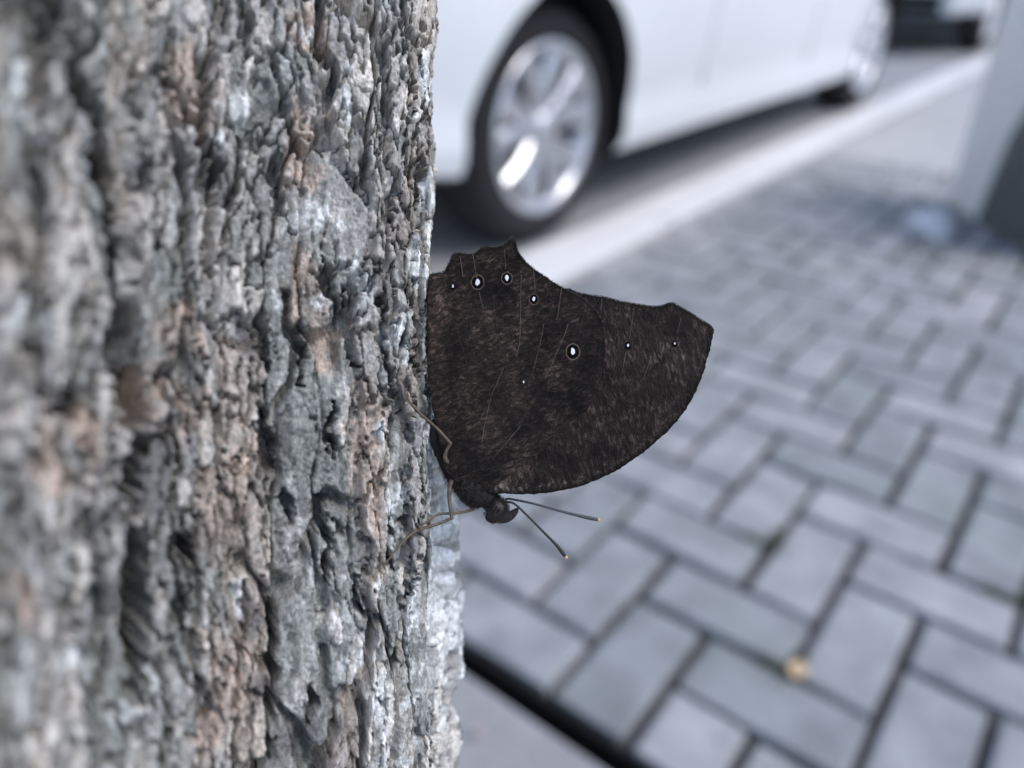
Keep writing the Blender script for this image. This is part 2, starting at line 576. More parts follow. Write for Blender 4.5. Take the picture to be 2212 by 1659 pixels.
for pts, wd, dp in GASH:
    P = [px_to_as(*p) for p in pts]
    a0 = min(p[0] for p in P)-5; a1 = max(p[0] for p in P)+5
    s0 = min(p[1] for p in P)-6; s1 = max(p[1] for p in P)+6
    ii = np.where((a_s*1000 > a0) & (a_s*1000 < a1))[0]; jj = np.where((s_s*1000 > s0) & (s_s*1000 < s1))[0]
    if len(ii) == 0 or len(jj) == 0: continue
    sl_ = (slice(ii[0], ii[-1]+1), slice(jj[0], jj[-1]+1))
    A_, S_ = AA[sl_], SS[sl_]
    dist, tt = seg_dist(A_+wob[sl_]*.9, S_, P)
    wdt = wd*(.35+.65*np.sin(np.pi*np.clip(tt, .06, .94)))*(1+.5*fbm(A_/3, S_/3, 2, 19))
    prof = 1-sstep(.45, 1.0, dist/np.maximum(wdt*1.75, .1))
    Gf[sl_] = np.minimum(Gf[sl_], -dp*2.2*prof); Hh[sl_] += .12*np.exp(-((dist-wdt*1.25)/(wdt*.55+.1))**2)
# the far ridge that shows behind the main edge, below the insect
ridge = 7.2*np.exp(-((AA+17.0)/7.0)**2)*sstep(-2, -22, SS) + 1.2*np.exp(-((AA+13.)/5.)**2)
ridge += 1.3*np.exp(-((SS-27)/6.)**2)*np.exp(-((AA+1)/4.)**2) + .9*np.exp(-((SS-15)/3.)**2)*np.exp(-((AA+4)/3.)**2)
ridge += .9*np.exp(-((SS-52)/8.)**2)*np.exp(-((AA+1)/4.)**2)
Hh = Hh*np.where(AA < -4, .75, 1.)+ridge
fade = 1-np.exp(-np.maximum(0, (AA-1))/30)*0
edge_soft = 1-.55*np.exp(-((AA-.5)/3.0)**2)
Hh = (Hh-ridge)*edge_soft+ridge

# placement: axis leans with the plane that the phone faces, bends to plumb further down, straightens above
pos2 = sec_at(a_s)
eps = 1e-3
tg = sec_at(a_s+eps)-sec_at(a_s-eps)
tg /= np.linalg.norm(tg, axis=1)[:, None]
nrm = np.stack([tg[:, 1], -tg[:, 0]], -1)              # outward
cen = SC.mean(0)
flip = np.sign(((pos2-cen)*nrm).sum(1).mean())
nrm *= flip
R3 = np.array(CAMROT)
C0 = np.array((0, 0, CAM_H))
# axis path in world
def axis_path(s):
    ds = .004
    out = {}
    up0 = np.array(u2); plumb = np.array((0, 0, 1.))
    def direction(q):
        k = sstep(.09, .55, abs(q)) if q < 0 else .75*sstep(.15, 1.4, q)
        d = up0*(1-k)+plumb*k
        return d/np.linalg.norm(d)
    n_up = int(2.3/ds); n_dn = int(.9/ds)
    pu = [np.zeros(3)]; 
    for k in range(n_up): pu.append(pu[-1]+direction((k+.5)*ds)*ds)
    pd = [np.zeros(3)]
    for k in range(n_dn): pd.append(pd[-1]-direction(-(k+.5)*ds)*ds)
    allp = np.array(pd[::-1][:-1]+pu); alls = np.arange(-n_dn, n_up+1)*ds
    pos = np.stack([np.interp(s, alls, allp[:, i]) for i in range(3)], -1)
    dr = np.array([direction(q) for q in s])
    return pos, dr
pa, dra = axis_path(s_s)
right = R3[:, 0]
taper = np.where(s_s > .1, 1-.22*sstep(.1, 2.2, s_s), 1.0) + np.where(s_s < -.3, .55*sstep(-.38, -.76, s_s), 0)
X = np.empty((NA, NS, 3), np.float64)
Hm = np.clip(Hh, -13, 9)*.001
ray = pos2/np.linalg.norm(pos2, axis=1)[:, None]
# fissures run slanting into the trunk, under the lips of the plates
visw = (np.exp(-np.maximum(0, -a_s-.001)/.002)*np.where((a_s > -.03) & (a_s < A_HI+.01), 1, 0))[:, None]
fdir = -nrm*(1-.75*visw)+ray*(.75*visw)
fdir /= np.linalg.norm(fdir, axis=1)[:, None]
edge_g = 1-.6*np.exp(-((AA-.2)/1.6)**2)
px_ = pos2[:, None, :] + nrm[:, None, :]*Hm[:, :, None] + fdir[:, None, :]*(-Gf*edge_g*.001)[:, :, None]      # (right, distance)
offx = (px_[..., 0]-cen[0]); offd = (px_[..., 1]-cen[1])
back = np.cross(np.broadcast_to(right, dra.shape), dra)        # right x up = back
cw = C0+right*cen[0]-R3[:, 2]*cen[1]
for i in range(3):
    X[..., i] = cw[i]+pa[None, :, i]+right[i]*offx*taper[None, :]-back[None, :, i]*offd*taper[None, :]
verts = X.reshape(-1, 3)
ia = np.arange(NA); ja = np.arange(NS-1)
I0, J0 = np.meshgrid(ia, ja, indexing='ij')
I1 = (I0+1) % NA
quads = np.stack([I0*NS+J0, I1*NS+J0, I1*NS+J0+1, I0*NS+J0+1], -1).reshape(-1, 4)
# orientation: outward
v0, v1, v2_ = verts[quads[0, 0]], verts[quads[0, 1]], verts[quads[0, 2]]
nn = np.cross(v1-v0, v2_-v0)
if nn @ (v0-cw) < 0: quads = quads[:, ::-1]
me = bpy.data.meshes.new('trunk')
me.vertices.add(len(verts)); me.vertices.foreach_set('co', verts.astype(np.float32).ravel())
nq = len(quads)
me.loops.add(nq*4); me.loops.foreach_set('vertex_index', quads.astype(np.int32).ravel())
me.polygons.add(nq); me.polygons.foreach_set('loop_start', np.arange(0, nq*4, 4, dtype=np.int32))
me.polygons.foreach_set('loop_total', np.full(nq, 4, np.int32))
me.polygons.foreach_set('use_smooth', np.ones(nq, bool))
me.update(calc_edges=True)

# bark pigments (by flake and by growths of lichen, not by depth)
def blob(pts):
    m = np.zeros(AA.shape)
    for (px, py, rx, ry) in pts:
        a, s = px_to_as(px, py)
        ra = abs(px_to_as(px-rx, py)[0]-a)+1e-3; rs = abs(px_to_as(px, py-ry)[1]-s)+1e-3
        q = np.hypot((AA-a)/ra, (SS-s)/rs)+fbm(AA/2.5, SS/4, 3, int(px))*.55
        m = np.maximum(m, 1-sstep(.45, 1.15, q))
    return m
warm = blob([(410, 190, 60, 110), (650, 330, 45, 130), (665, 620, 50, 110), (700, 730, 40, 70), (785, 960, 45, 150), (470, 1120, 70, 120), (150, 980, 110, 110), (480, 1480, 80, 150),
             (670, 70, 50, 60), (1000, 1100, 20, 90), (390, 720, 60, 70), (60, 1290, 90, 110), (420, 900, 50, 80), (800, 1090, 30, 60), (530, 1000, 40, 60), (320, 860, 60, 90)])
pale = blob([(460, 298, 26, 18), (678, 465, 40, 45), (640, 490, 25, 30), (735, 488, 20, 16), (845, 725, 40, 40), (518, 1290, 14, 45), (760, 1327, 26, 12), (566, 905, 13, 22), (775, 600, 24, 50),
             (812, 930, 14, 30), (80, 690, 60, 50), (830, 1640, 40, 30), (815, 1500, 30, 60), (60, 200, 70, 160), (900, 560, 25, 60), (845, 1100, 25, 90), (920, 410, 18, 70), (870, 720, 30, 60),
             (740, 240, 20, 40), (520, 230, 20, 40), (930, 1000, 30, 160), (950, 1300, 25, 250), (890, 1350, 25, 120), (915, 180, 15, 70)])
dark = blob([(560, 770, 40, 60), (600, 960, 40, 90), (810, 620, 22, 60), (550, 1330, 30, 60), (640, 1600, 60, 60), (860, 880, 25, 80), (330, 1000, 50, 110), (560, 1500, 40, 60)])
col = np.zeros(AA.shape+(3,))
g_green = np.array((.205, .216, .212)); g_grey = np.array((.275, .272, .272)); g_tan = np.array((.275, .240, .210)); g_pink = np.array((.335, .268, .235))
g_pale = np.array((.50, .525, .54)); g_dark = np.array((.085, .085, .088)); g_cream = np.array((.42, .405, .385))
k = sstep(.2, .8, c1*.5+c2*.5+fbm(AA/8, SS/14, 3, 201)*.35)[..., None]
col = g_green*(1-k)+g_grey*k
k = (sstep(.62, .86, c2*.6+c1*.4+fbm(AA/5, SS/8, 2, 222)*.25)*.75)[..., None]
col = col*(1-k)+g_cream*k
k = (sstep(.68, .9, hash2(np.floor(c1*4001), np.floor(c1*877), 3)+fbm(AA/4, SS/8, 2, 232)*.2)*.6)[..., None]
col = col*(1-k)+g_tan*k
k = np.clip(warm*(.45+.55*c2), 0, .9)[..., None]
wc = g_tan[None, None]*(1-c3[..., None])+g_pink[None, None]*c3[..., None]
col = col*(1-k)+wc*k
k = np.clip(dark*(.4+.5*c3), 0, .8)[..., None]
col = col*(1-k)+g_dark*k
li = sstep(.30, .62, fbm(AA/3.0, SS/4.0, 4, 260))*sstep(.15, .6, fbm(AA/20, SS/30, 2, 270)+.25)*.75
k = np.clip(np.maximum(pale*(.55+.45*c3), li), 0, .92)[..., None]
col = col*(1-k)+g_pale*k
col *= (.70+.6*c3)[..., None]*(.75+.5*c2)[..., None]
ca = np.ones((NA*NS, 4), np.float32); ca[:, :3] = np.clip(col.reshape(-1, 3)*np.array((1.42, 1.38, 1.33)), 0, .85)
at = me.attributes.new('pigment', 'FLOAT_COLOR', 'POINT'); at.data.foreach_set('color', ca.ravel())

def bark_mat():
    m, n, b = new_mat('bark')
    b.inputs['Roughness'].default_value = .9
    b.inputs['Specular IOR Level'].default_value = .25
    a = n.nodes.new('ShaderNodeAttribute'); a.attribute_name = 'pigment'
    tc = n.nodes.new('ShaderNodeTexCoord')
    mp = n.nodes.new('ShaderNodeMapping')
    mp.inputs['Rotation'].default_value = (0, 0, 0)
    mp.inputs['Scale'].default_value = (1, .55, .55)
    n.links.new(tc.outputs['Object'], mp.inputs['Vector'])
    f = n.nodes.new('ShaderNodeTexNoise'); f.inputs['Scale'].default_value = 2600; f.inputs['Detail'].default_value = 5; f.inputs['Roughness'].default_value = .7
    n.links.new(mp.outputs[0], f.inputs['Vector'])
    v = n.nodes.new('ShaderNodeMapRange'); v.inputs['From Min'].default_value = .3; v.inputs['From Max'].default_value = .7
    v.inputs['To Min'].default_value = .55; v.inputs['To Max'].default_value = 1.5
    n.links.new(f.outputs['Fac'], v.inputs['Value'])
    sc = n.nodes.new('ShaderNodeVectorMath'); sc.operation = 'SCALE'
    n.links.new(a.outputs['Color'], sc.inputs[0]); n.links.new(v.outputs[0], sc.inputs['Scale'])
    n.links.new(sc.outputs[0], b.inputs['Base Color'])
    bp = n.nodes.new('ShaderNodeBump'); bp.inputs['Distance'].default_value = .00034
    n.links.new(f.outputs['Fac'], bp.inputs['Height']); n.links.new(bp.outputs['Normal'], b.inputs['Normal'])
    return m
M_bark = bark_mat()
base_w = cw+pa[0]
tree = empty('tree', Matrix.Translation((float(base_w[0]), float(base_w[1]), 0.0)))
tag(tree, 'rough grey barked tree trunk the dark butterfly rests on', 'tree')
trunk = mk_me('trunk', me, M_bark, None, False)
trunk.parent = tree
trunk.matrix_parent_inverse = tree.matrix_world.inverted()
# limbs above the frame
M_limb = simple_mat('limb_bark', (.2, .195, .185), .9, var=.35, scale=60, bump=.004)
top = Vector(cw+pa[-1]); td = Vector(dra[-1])
for k, (ang, ln, tilt) in enumerate([(0.3, 1.5, .55), (2.2, 1.3, .7), (4.1, 1.6, .45)]):
    d = (td + Vector((math.cos(ang), math.sin(ang), 0))*tilt).normalized()
    pts = [top-td*.12]
    for q in range(1, 9):
        t = q/8
        pts.append(top+d*ln*t+Vector((0, 0, .25*t*t))+Vector((math.sin(q*1.7+k), math.cos(q*1.3+k), 0))*.03)
    V, F = tube(pts, [.036*(1-.75*q/8) for q in range(9)], 12)
    o = mk('limb', V, F, M_limb); o.parent = tree; o.matrix_parent_inverse = tree.matrix_world.inverted()

# =================================================================== BUTTERFLY
BD = .1030          # distance of the wing plane
FOOT = camp(925, 1000, BD)
BM = CAMM @ Matrix.Translation(FOOT)
bf = empty('butterfly', BM)
tag(bf, 'dark brown butterfly with closed eyespotted wings clinging head down to the bark', 'butterfly')
def bp2(px, py, dz=0.):
    """local butterfly coordinates (m); dz towards the camera"""
    p = camp(px, py, BD)-FOOT
    return Vector((p.x, p.y, dz))
K1 = 1300/1540*2212/4096; 
def c1p(x, y): return (1600*.54004+x*K1, 900*.54004+y*K1)
K7 = 950/1970*2212/4096
def c7p(x, y): return (1550*.54004+x*K7, 1500*.54004+y*K7)

def wing_mat(name, fore):
    m, n, b = new_mat(name)
    b.inputs['Roughness'].default_value = .82
    b.inputs['Specular IOR Level'].default_value = .22
    tc = n.nodes.new('ShaderNodeTexCoord')
    at = n.nodes.new('ShaderNodeAttribute'); at.attribute_name = 'scales'
    mp = n.nodes.new('ShaderNodeMapping')
    mp.vector_type = 'TEXTURE'
    mp.inputs['Rotation'].default_value = (0, 0, math.radians(104 if fore else 27))
    mp.inputs['Scale'].default_value = (1.0, .50, 1.0) if not fore else (1., .36, 1)
    n.links.new(tc.outputs['Object'], mp.inputs['Vector'])
    a = n.nodes.new('ShaderNodeTexNoise'); a.inputs['Scale'].default_value = 780 if fore else 1000; a.inputs['Detail'].default_value = 5; a.inputs['Roughness'].default_value = .62
    a.inputs['Distortion'].default_value = .6
    n.links.new(mp.outputs[0], a.inputs['Vector'])
    f = n.nodes.new('ShaderNodeTexNoise'); f.inputs['Scale'].default_value = 5200; f.inputs['Detail'].default_value = 3
    n.links.new(tc.outputs['Object'], f.inputs['Vector'])
    l = n.nodes.new('ShaderNodeTexNoise'); l.inputs['Scale'].default_value = 130; l.inputs['Detail'].default_value = 3
    n.links.new(tc.outputs['Object'], l.inputs['Vector'])
    r = n.nodes.new('ShaderNodeValToRGB'); e = r.color_ramp.elements
    e[0].position = .40; e[0].color = (.0068, .0050, .0043, 1)
    e[1].position = .74; e[1].color = (.078, .061, .052, 1)
    k = e.new(.55); k.color = (.0175, .0127, .0105, 1)
    ad = n.nodes.new('ShaderNodeMath'); ad.operation = 'MULTIPLY_ADD'; ad.inputs[1].default_value = .35
    ad2 = n.nodes.new('ShaderNodeMath'); ad2.operation = 'MULTIPLY_ADD'; ad2.inputs[1].default_value = .30; ad2.inputs[2].default_value = -.325
    n.links.new(f.outputs['Fac'], ad2.inputs[0])
    sm = n.nodes.new('ShaderNodeMath'); sm.operation = 'ADD'
    n.links.new(l.outputs['Fac'], ad.inputs[0]); n.links.new(ad2.outputs[0], ad.inputs[2])
    n.links.new(a.outputs['Fac'], sm.inputs[0]); n.links.new(ad.outputs[0], sm.inputs[1])
    n.links.new(sm.outputs[0], r.inputs['Fac'])
    mul = n.nodes.new('ShaderNodeVectorMath'); mul.operation = 'MULTIPLY'
    n.links.new(r.outputs['Color'], mul.inputs[0]); n.links.new(at.outputs['Color'], mul.inputs[1])
    n.links.new(mul.outputs[0], b.inputs['Base Color'])
    bp = n.nodes.new('ShaderNodeBump'); bp.inputs['Distance'].default_value = .00030
    n.links.new(sm.outputs[0], bp.inputs['Height']); n.links.new(bp.outputs['Normal'], b.inputs['Normal'])
    return m
M_hw = wing_mat('hindwing_scales', False)
M_fw = wing_mat('forewing_scales', True)
M_vein_l = simple_mat('pale_vein', (.085, .07, .058), .7, var=.6, scale=900)
M_vein_d = simple_mat('dark_vein', (.012, .010, .009), .7, var=.3, scale=900)
M_white = simple_mat('white_scales', (.72, .72, .76), .8, var=.1, scale=3000)
M_black = simple_mat('black_scales', (.0028, .0025, .0025), .95, var=.3, scale=3000, spec=.1)
M_ring = simple_mat('ochre_scales', (.075, .050, .035), .8, var=.4, scale=4000)
M_body = simple_mat('body_hair_black', (.014, .012, .012), .9, var=.6, scale=2500, bump=.00025)
M_hair = simple_mat('body_hair', (.028, .023, .021), .85, var=.4, scale=2500)
M_leg = simple_mat('leg_tan', (.10, .072, .050), .6, var=.45, scale=1500)
M_ant = simple_mat('antenna_grey', (.045, .05, .052), .6, var=.3, scale=2500)
M_antd = simple_mat('antenna_dark', (.012, .013, .015), .6, var=.3, scale=2500)
M_tip = simple_mat('antenna_tip', (.62, .42, .22), .6, var=.2, scale=2000)
M_eye = simple_mat('insect_eye', (.04, .033, .031), .6, var=.35, scale=5000, bump=.00006)

# outlines in the 2212 px frame
HW_OUT = [(962, 1005), (947, 930), (931, 860), (924, 780), (922, 690), (924, 615), (930, 594), (944, 591), (958, 588), (968, 572), (976, 554), (985, 547), (1000, 548), (1018, 549), (1030, 545), (1040, 536), (1048, 533),
          (1066, 535), (1084, 532), (1094, 524), (1103, 515), (1108, 511), (1113, 520), (1116, 535), (1122, 548), (1136, 566), (1152, 580), (1172, 594), (1192, 608), (1210, 619), (1228, 628), (1250, 640), (1272, 655), (1288, 671), (1299, 692),
          (1305, 722), (1306, 760), (1300, 800), (1290, 840), (1270, 880), (1235, 920), (1180, 965), (1120, 1010), (1070, 1045), (1045, 1060), (1020, 1052), (985, 1035)]
FW_OUT = [(1045, 1062), (1085, 1062), (1120, 1065), (1170, 1064), (1215, 1058), (1262, 1046), (1310, 1026), (1355, 1000), (1400, 968), (1440, 932), (1472, 896), (1500, 850), (1518, 808), (1530, 765), (1538, 728),
          (1540, 714), (1534, 704), (1522, 696), (1505, 685), (1488, 674), (1470, 664), (1455, 656), (1444, 656), (1432, 660), (1418, 662), (1400, 661), (1375, 657), (1350, 653), (1325, 647), (1300, 641), (1275, 638), (1250, 633), (1225, 624), (1195, 640), (1150, 700),
          (1090, 800), (1040, 900), (1005, 980), (1000, 1030), (1020, 1058)]
THX = Vector(bp2(1000, 1030))
def wing_z(x, y):
    """height towards the camera of the near pair: held off by the thorax, meeting further out"""
    d = math.hypot(x-THX.x, y-THX.y)
    return .0018*math.exp(-(d/.0085)**2) + .00035*math.exp(-(d/.02)**2)

def make_wing(name, outline, centre, z0, mat, rag, border, tint, parent, side=1, rings=70):
    O = catmull(outline, 9, True)
    n = len(O)
    # ragged scalloped margin
    jit = np.array([random.gauss(0, 1) for _ in range(n)])*rag
    c = np.array(centre, float)
    V, C = [], []
    N2 = n
    for r in range(rings+1):
        t = (r/rings)**.8
        for q in range(n):
            p = c+(O[q]-c)*t
            if r == rings: p = p+(O[q]-c)/np.linalg.norm(O[q]-c)*jit[q]
            V.append(p)
    P = np.array(V)
    verts = []
    dists = np.empty(len(P))
    for k0 in range(0, len(P), 4000):
        blk = P[k0:k0+4000]
        dists[k0:k0+4000] = np.sqrt(((blk[:, None]-O[None])**2).sum(2).min(1))
    und = fbm(P[:, 0]/70, P[:, 1]/70, 3, 15)*.00020+fbm(P[:, 0]/16, P[:, 1]/16, 2, 16)*.00006
    for k, p in enumerate(P):
        v = bp2(p[0], p[1])
        z = (wing_z(v.x, v.y)+z0+und[k])*side
        verts.append((v.x, v.y, z))
    F = []
    for r in range(rings):
        for q in range(n):
            a = r*n+q; b_ = r*n+(q+1) % n
            if r == 0: F.append((a, b_+n, a+n)) if False else F.append((a, b_, b_+n, a+n))
            else: F.append((a, b_, b_+n, a+n))
    # underside sheet, a little behind, closed at the rim
    nv = len(verts)
    th = .00009*side
    verts += [(x, y, z-th) for x, y, z in verts]
    F += [tuple(reversed([i+nv for i in f])) for f in F]
    r0 = rings*n
    for q in range(n):
        a = r0+q; b_ = r0+(q+1) % n
        F.append((a, b_, b_+nv, a+nv))
    if side < 0: F = [tuple(reversed(f)) for f in F]
    me = bpy.data.meshes.new(name)
    me.from_pydata(verts, [], F); 
    bmx = bmesh.new(); bmx.from_mesh(me); bmesh.ops.remove_doubles(bmx, verts=bmx.verts, dist=1e-7); bmesh.ops.recalc_face_normals(bmx, faces=bmx.faces); bmx.to_mesh(me); bmx.free()
    # scale pigment by position
    co = np.empty(len(me.vertices)*3, np.float32); me.vertices.foreach_get('co', co); co = co.reshape(-1, 3)
    ppx = (co[:, 0]+FOOT.x)/BD*FPX+FW/2; ppy = FH/2-(co[:, 1]+FOOT.y)/BD*FPX
    dd = np.empty(len(co))
    for k0 in range(0, len(co), 4000):
        blk = np.stack([ppx, ppy], -1)[k0:k0+4000]
        dd[k0:k0+4000] = np.sqrt(((blk[:, None]-O[None])**2).sum(2).min(1))
    colr = tint(ppx, ppy, dd)
    ca = np.ones((len(co), 4), np.float32); ca[:, :3] = colr
    at = me.attributes.new('scales', 'FLOAT_COLOR', 'POINT'); at.data.foreach_set('color', ca.ravel())
    return mk_me(name, me, mat, parent, True)

def g(px, py, x, y, r): return np.exp(-(((px-x)/r)**2+((py-y)/r)**2))
def tint_h(x, y, d):
    b = .92+fbm(x/75, y/75, 3, 5)*.75+fbm(x/14, y/9, 2, 25)*.35
    b = b+1.5*np.exp(-((x-943)/20)**2)*np.exp(-((y-665)/80)**2)
    b = b+.9*g(x, y, 1020, 690, 60)-.45*g(x, y, 1060, 600, 60)-.35*g(x, y, 1240, 760, 70)+.35*g(x, y, 1120, 720, 70)-.5*g(x, y, 1010, 1010, 70)+.3*g(x, y, 1080, 850, 60)
    b = b-.30*np.exp(-((x-975)/14)**2)*(y < 760)*(y > 600)
    b = b*(1-.75*np.exp(-(d/7)**2)*(y < 780))
    b = np.clip(b, .2, 3)
    return np.stack([b*1.06, b*.99, b*.95], -1)
def tint_f(x, y, d):
    b = .92+fbm(x/60, y/60, 3, 8)*.6+fbm(x/9, y/16, 2, 28)*.4
    b = b+.9*g(x, y, 1505, 760, 45)+.6*g(x, y, 1400, 735, 110)+.3*g(x, y, 1440, 900, 60)
    # pale flecks near the front edge, dark front edge line
    fl = sstep(.1, .5, fbm(x/6, y/14, 2, 12))*np.exp(-((d-16)/9)**2)*(y > 900)*2.4
    b = b+fl
    b = b*(1-.88*np.exp(-(d/7)**2))
    b = np.clip(b, .12, 3.6)
    blue = sstep(1.5, 2.4, b)*.14
    return np.stack([b*(1.04-blue*.4), b*(.98+blue*.5), b*(.95+blue)], -1)

hind = make_wing('hindwing', HW_OUT, (1120, 790), .00027, M_hw, .9, 0, tint_h, bf, 1)
fore = make_wing('forewing', FW_OUT, (1255, 830), .00016, M_fw, .8, 0, tint_f, bf, 1)
HW2 = [(x+1.5, y+2.0) for x, y in HW_OUT]; FW2 = [(x-1.0, y+2.5) for x, y in FW_OUT]
hind2 = make_wing('hindwing', HW2, (1120, 790), .00027, M_hw, .9, 0, tint_h, bf, -1, 24)
fore2 = make_wing('forewing', FW2, (1255, 830), .00016, M_fw, .8, 0, tint_f, bf, -1, 24)

def zsurf(px, py, base, extra=.00010):
    v = bp2(px, py)
    und = float(fbm(np.array([px/70.]), np.array([py/70.]), 3, 15)[0]*.00020+fbm(np.array([px/16.]), np.array([py/16.]), 2, 16)[0]*.00006)
    return Vector((v.x, v.y, wing_z(v.x, v.y)+base+und+extra))
ZH, ZF = .00027, .00016
MM = BD/FPX         # metres per frame pixel on the wing
def disc(px, py, rx, ry, base, extra, seg=20, rot=0., rag=0.12, ring=None, seed=0):
    rr = random.Random(seed)
    V, F = [], []
    k = [1+rr.uniform(-rag, rag) for _ in range(seg)]
    if ring is None:
        V.append(zsurf(px, py, base, extra+.00003))
    for q in range(seg):
        a = 2*math.pi*q/seg+rot
        x = rx*math.cos(a)*k[q]; y = ry*math.sin(a)*k[q]
        xr = x; yr = y
        V.append(zsurf(px+xr, py+yr, base, extra))
        if ring is not None:
            V.append(zsurf(px+xr*ring, py+yr*ring, base, extra))
    if ring is None:
        for q in range(seg): F.append((0, 1+q, 1+(q+1) % seg))
    else:
        for q in range(seg):
            a = 2*q; b_ = 2*((q+1) % seg)
            F.append((a, b_, b_+1, a+1))
    return V, F
def eyespot(px, py, r, pw, ph, base, par, faint=False):
    e_ = mk('eyespot', *disc(px, py, r*.92, r*1.05, base, .00005, 28, seed=int(px)), M_black, par)
    if not faint:
        mk('ring', *disc(px, py, r*.95, r*1.08, base, .00008, 30, ring=.84, seed=int(px)+3, rag=.05), M_ring, e_)
    mk('pupil', *disc(px, py-1, pw, ph, base, .00011, 14, seed=int(px)+7, rag=.16), M_white, e_)
eyespot(1032, 611, 15.5, 4.8, 7.4, ZH, hind)
eyespot(1095, 602, 13, 3.9, 6.2, ZH, hind)
eyespot(1153, 647, 11.5, 3.0, 4.6, ZH, hind)
eyespot(1237, 760, 17, 4.3, 8.0, ZH, hind)
eyespot(979, 620, 7, 2.0, 3.8, ZH, hind, True)
eyespot(1356, 747, 8, 2.4, 3.6, ZF, fore, True)
eyespot(1457, 743, 6.5, 1.7, 2.4, ZF, fore, True)
mk('pale_fleck', *disc(1131, 825, 1.5, 2.6, ZH, .00006, 10, seed=5), M_white, hind)

def vein(parts, pts, base, w=.00005):
    P = [c1p(*p) for p in pts]
    Q = catmull(P, 6)
    Z = [zsurf(x, y, base, .00001) for x, y in Q]
    n = len(Z)
    parts.append(tube(Z, [w*(.75+.5*random.random()) for _ in range(n)], 5))
pl, dk = [], []
for p in [[(345, 135), (355, 200), (366, 262)], [(375, 320), (388, 370), (398, 405)], [(285, 150), (300, 250)], [(630, 195), (640, 300), (632, 340)], [(575, 240), (572, 330), (570, 470), (566, 560), (550, 628)],
          [(490, 680), (455, 760), (430, 820), (415, 890), (400, 960), (390, 1030)], [(680, 470), (668, 540), (650, 615), (632, 690)], [(796, 470), (775, 530), (740, 610), (710, 680), (685, 728)], [(765, 290), (752, 400), (742, 450)],
          [(570, 950), (520, 1010), (450, 1090)], [(495, 120), (500, 210)]]:
    vein(pl, p, ZH, .000042)
for p in [[(320, 400), (345, 520), (370, 610), (398, 700)], [(265, 460), (290, 560), (325, 680)], [(440, 330), (465, 520), (478, 600), (490, 660)], [(700, 300), (690, 400)], [(880, 380), (862, 460), (842, 545)], [(550, 628), (520, 660), (490, 680)], [(632, 690), (600, 770)], [(600, 845), (585, 910), (570, 950)]]:
    vein(dk, p, ZH, .000045)
V, F = join_vf(pl); mk('pale_veins', V, F, M_vein_l, hind)
V, F = join_vf(dk); mk('dark_veins', V, F, M_vein_d, hind)
pl, dk = [], []
for p in [[(1110, 385), (1100, 450), (1085, 545)], [(1070, 600), (1050, 700)], [(1190, 620), (1170, 680), (1150, 730)], [(1330, 440), (1310, 520)], [(955, 350), (950, 410)]]:
    vein(pl, p, ZF, .000036)
for p in [[(1030, 390), (1015, 470), (1000, 540)], [(1165, 400), (1160, 480)], [(1215, 430), (1205, 540), (1190, 620)], [(1050, 700), (1010, 800), (960, 880)], [(1150, 730), (1080, 800), (1020, 880)], [(1390, 450), (1385, 520)]]:
    vein(dk, p, ZF, .00004)
V, F = join_vf(pl); mk('pale_veins', V, F, M_vein_l, fore)
V, F = join_vf(dk); mk('dark_veins', V, F, M_vein_d, fore)

# scale fringe along the outer margins
M_fringe = simple_mat('fringe_scales', (.035, .027, .024), .8, var=.5, scale=2500)
M_fringe_p = simple_mat('pale_fringe', (.20, .16, .14), .8, var=.4, scale=2500)
def fringe(outline, i0, i1, base, mat, par, ln, step=2, jitter=.5, seed=1):
    rr = random.Random(seed)
    Q = catmull(outline[i0:i1+1], 26)
    V, F = [], []
    for k in range(0, len(Q)-1, step):
        t = Q[min(k+1, len(Q)-1)]-Q[max(k-1, 0)]
        t = t/np.linalg.norm(t)
        nrm_ = np.array((t[1], -t[0]))
        a = rr.gauss(0, jitter)
        d = nrm_*math.cos(a)+t*math.sin(a)
        L = ln*rr.uniform(.4, 1.2)
        b0 = Q[k]-nrm_*2.0
        w_ = .9
        p0 = zsurf(*(b0-t*w_), base, rr.uniform(-.00006, .00003)); p1 = zsurf(*(b0+t*w_), base, rr.uniform(-.00006, .00003))
        tip = zsurf(*(b0+d*(L+2)), base, rr.uniform(-.0001, .0001))
        b = len(V); V += [p0, p1, tip]; F.append((b, b+1, b+2))
    o = mk('fringe', V, F, mat, par); return o
fringe(HW_OUT, 5, 34, ZH, M_fringe, hind, 4.2, 2, .45, 3)
fringe(FW_OUT, 15, 32, ZF, M_fringe, fore, 4.0, 2, .5, 4)
fringe(FW_OUT, 21, 32, ZF-.0001, M_fringe_p, fore, 5.0, 3, .5, 5)

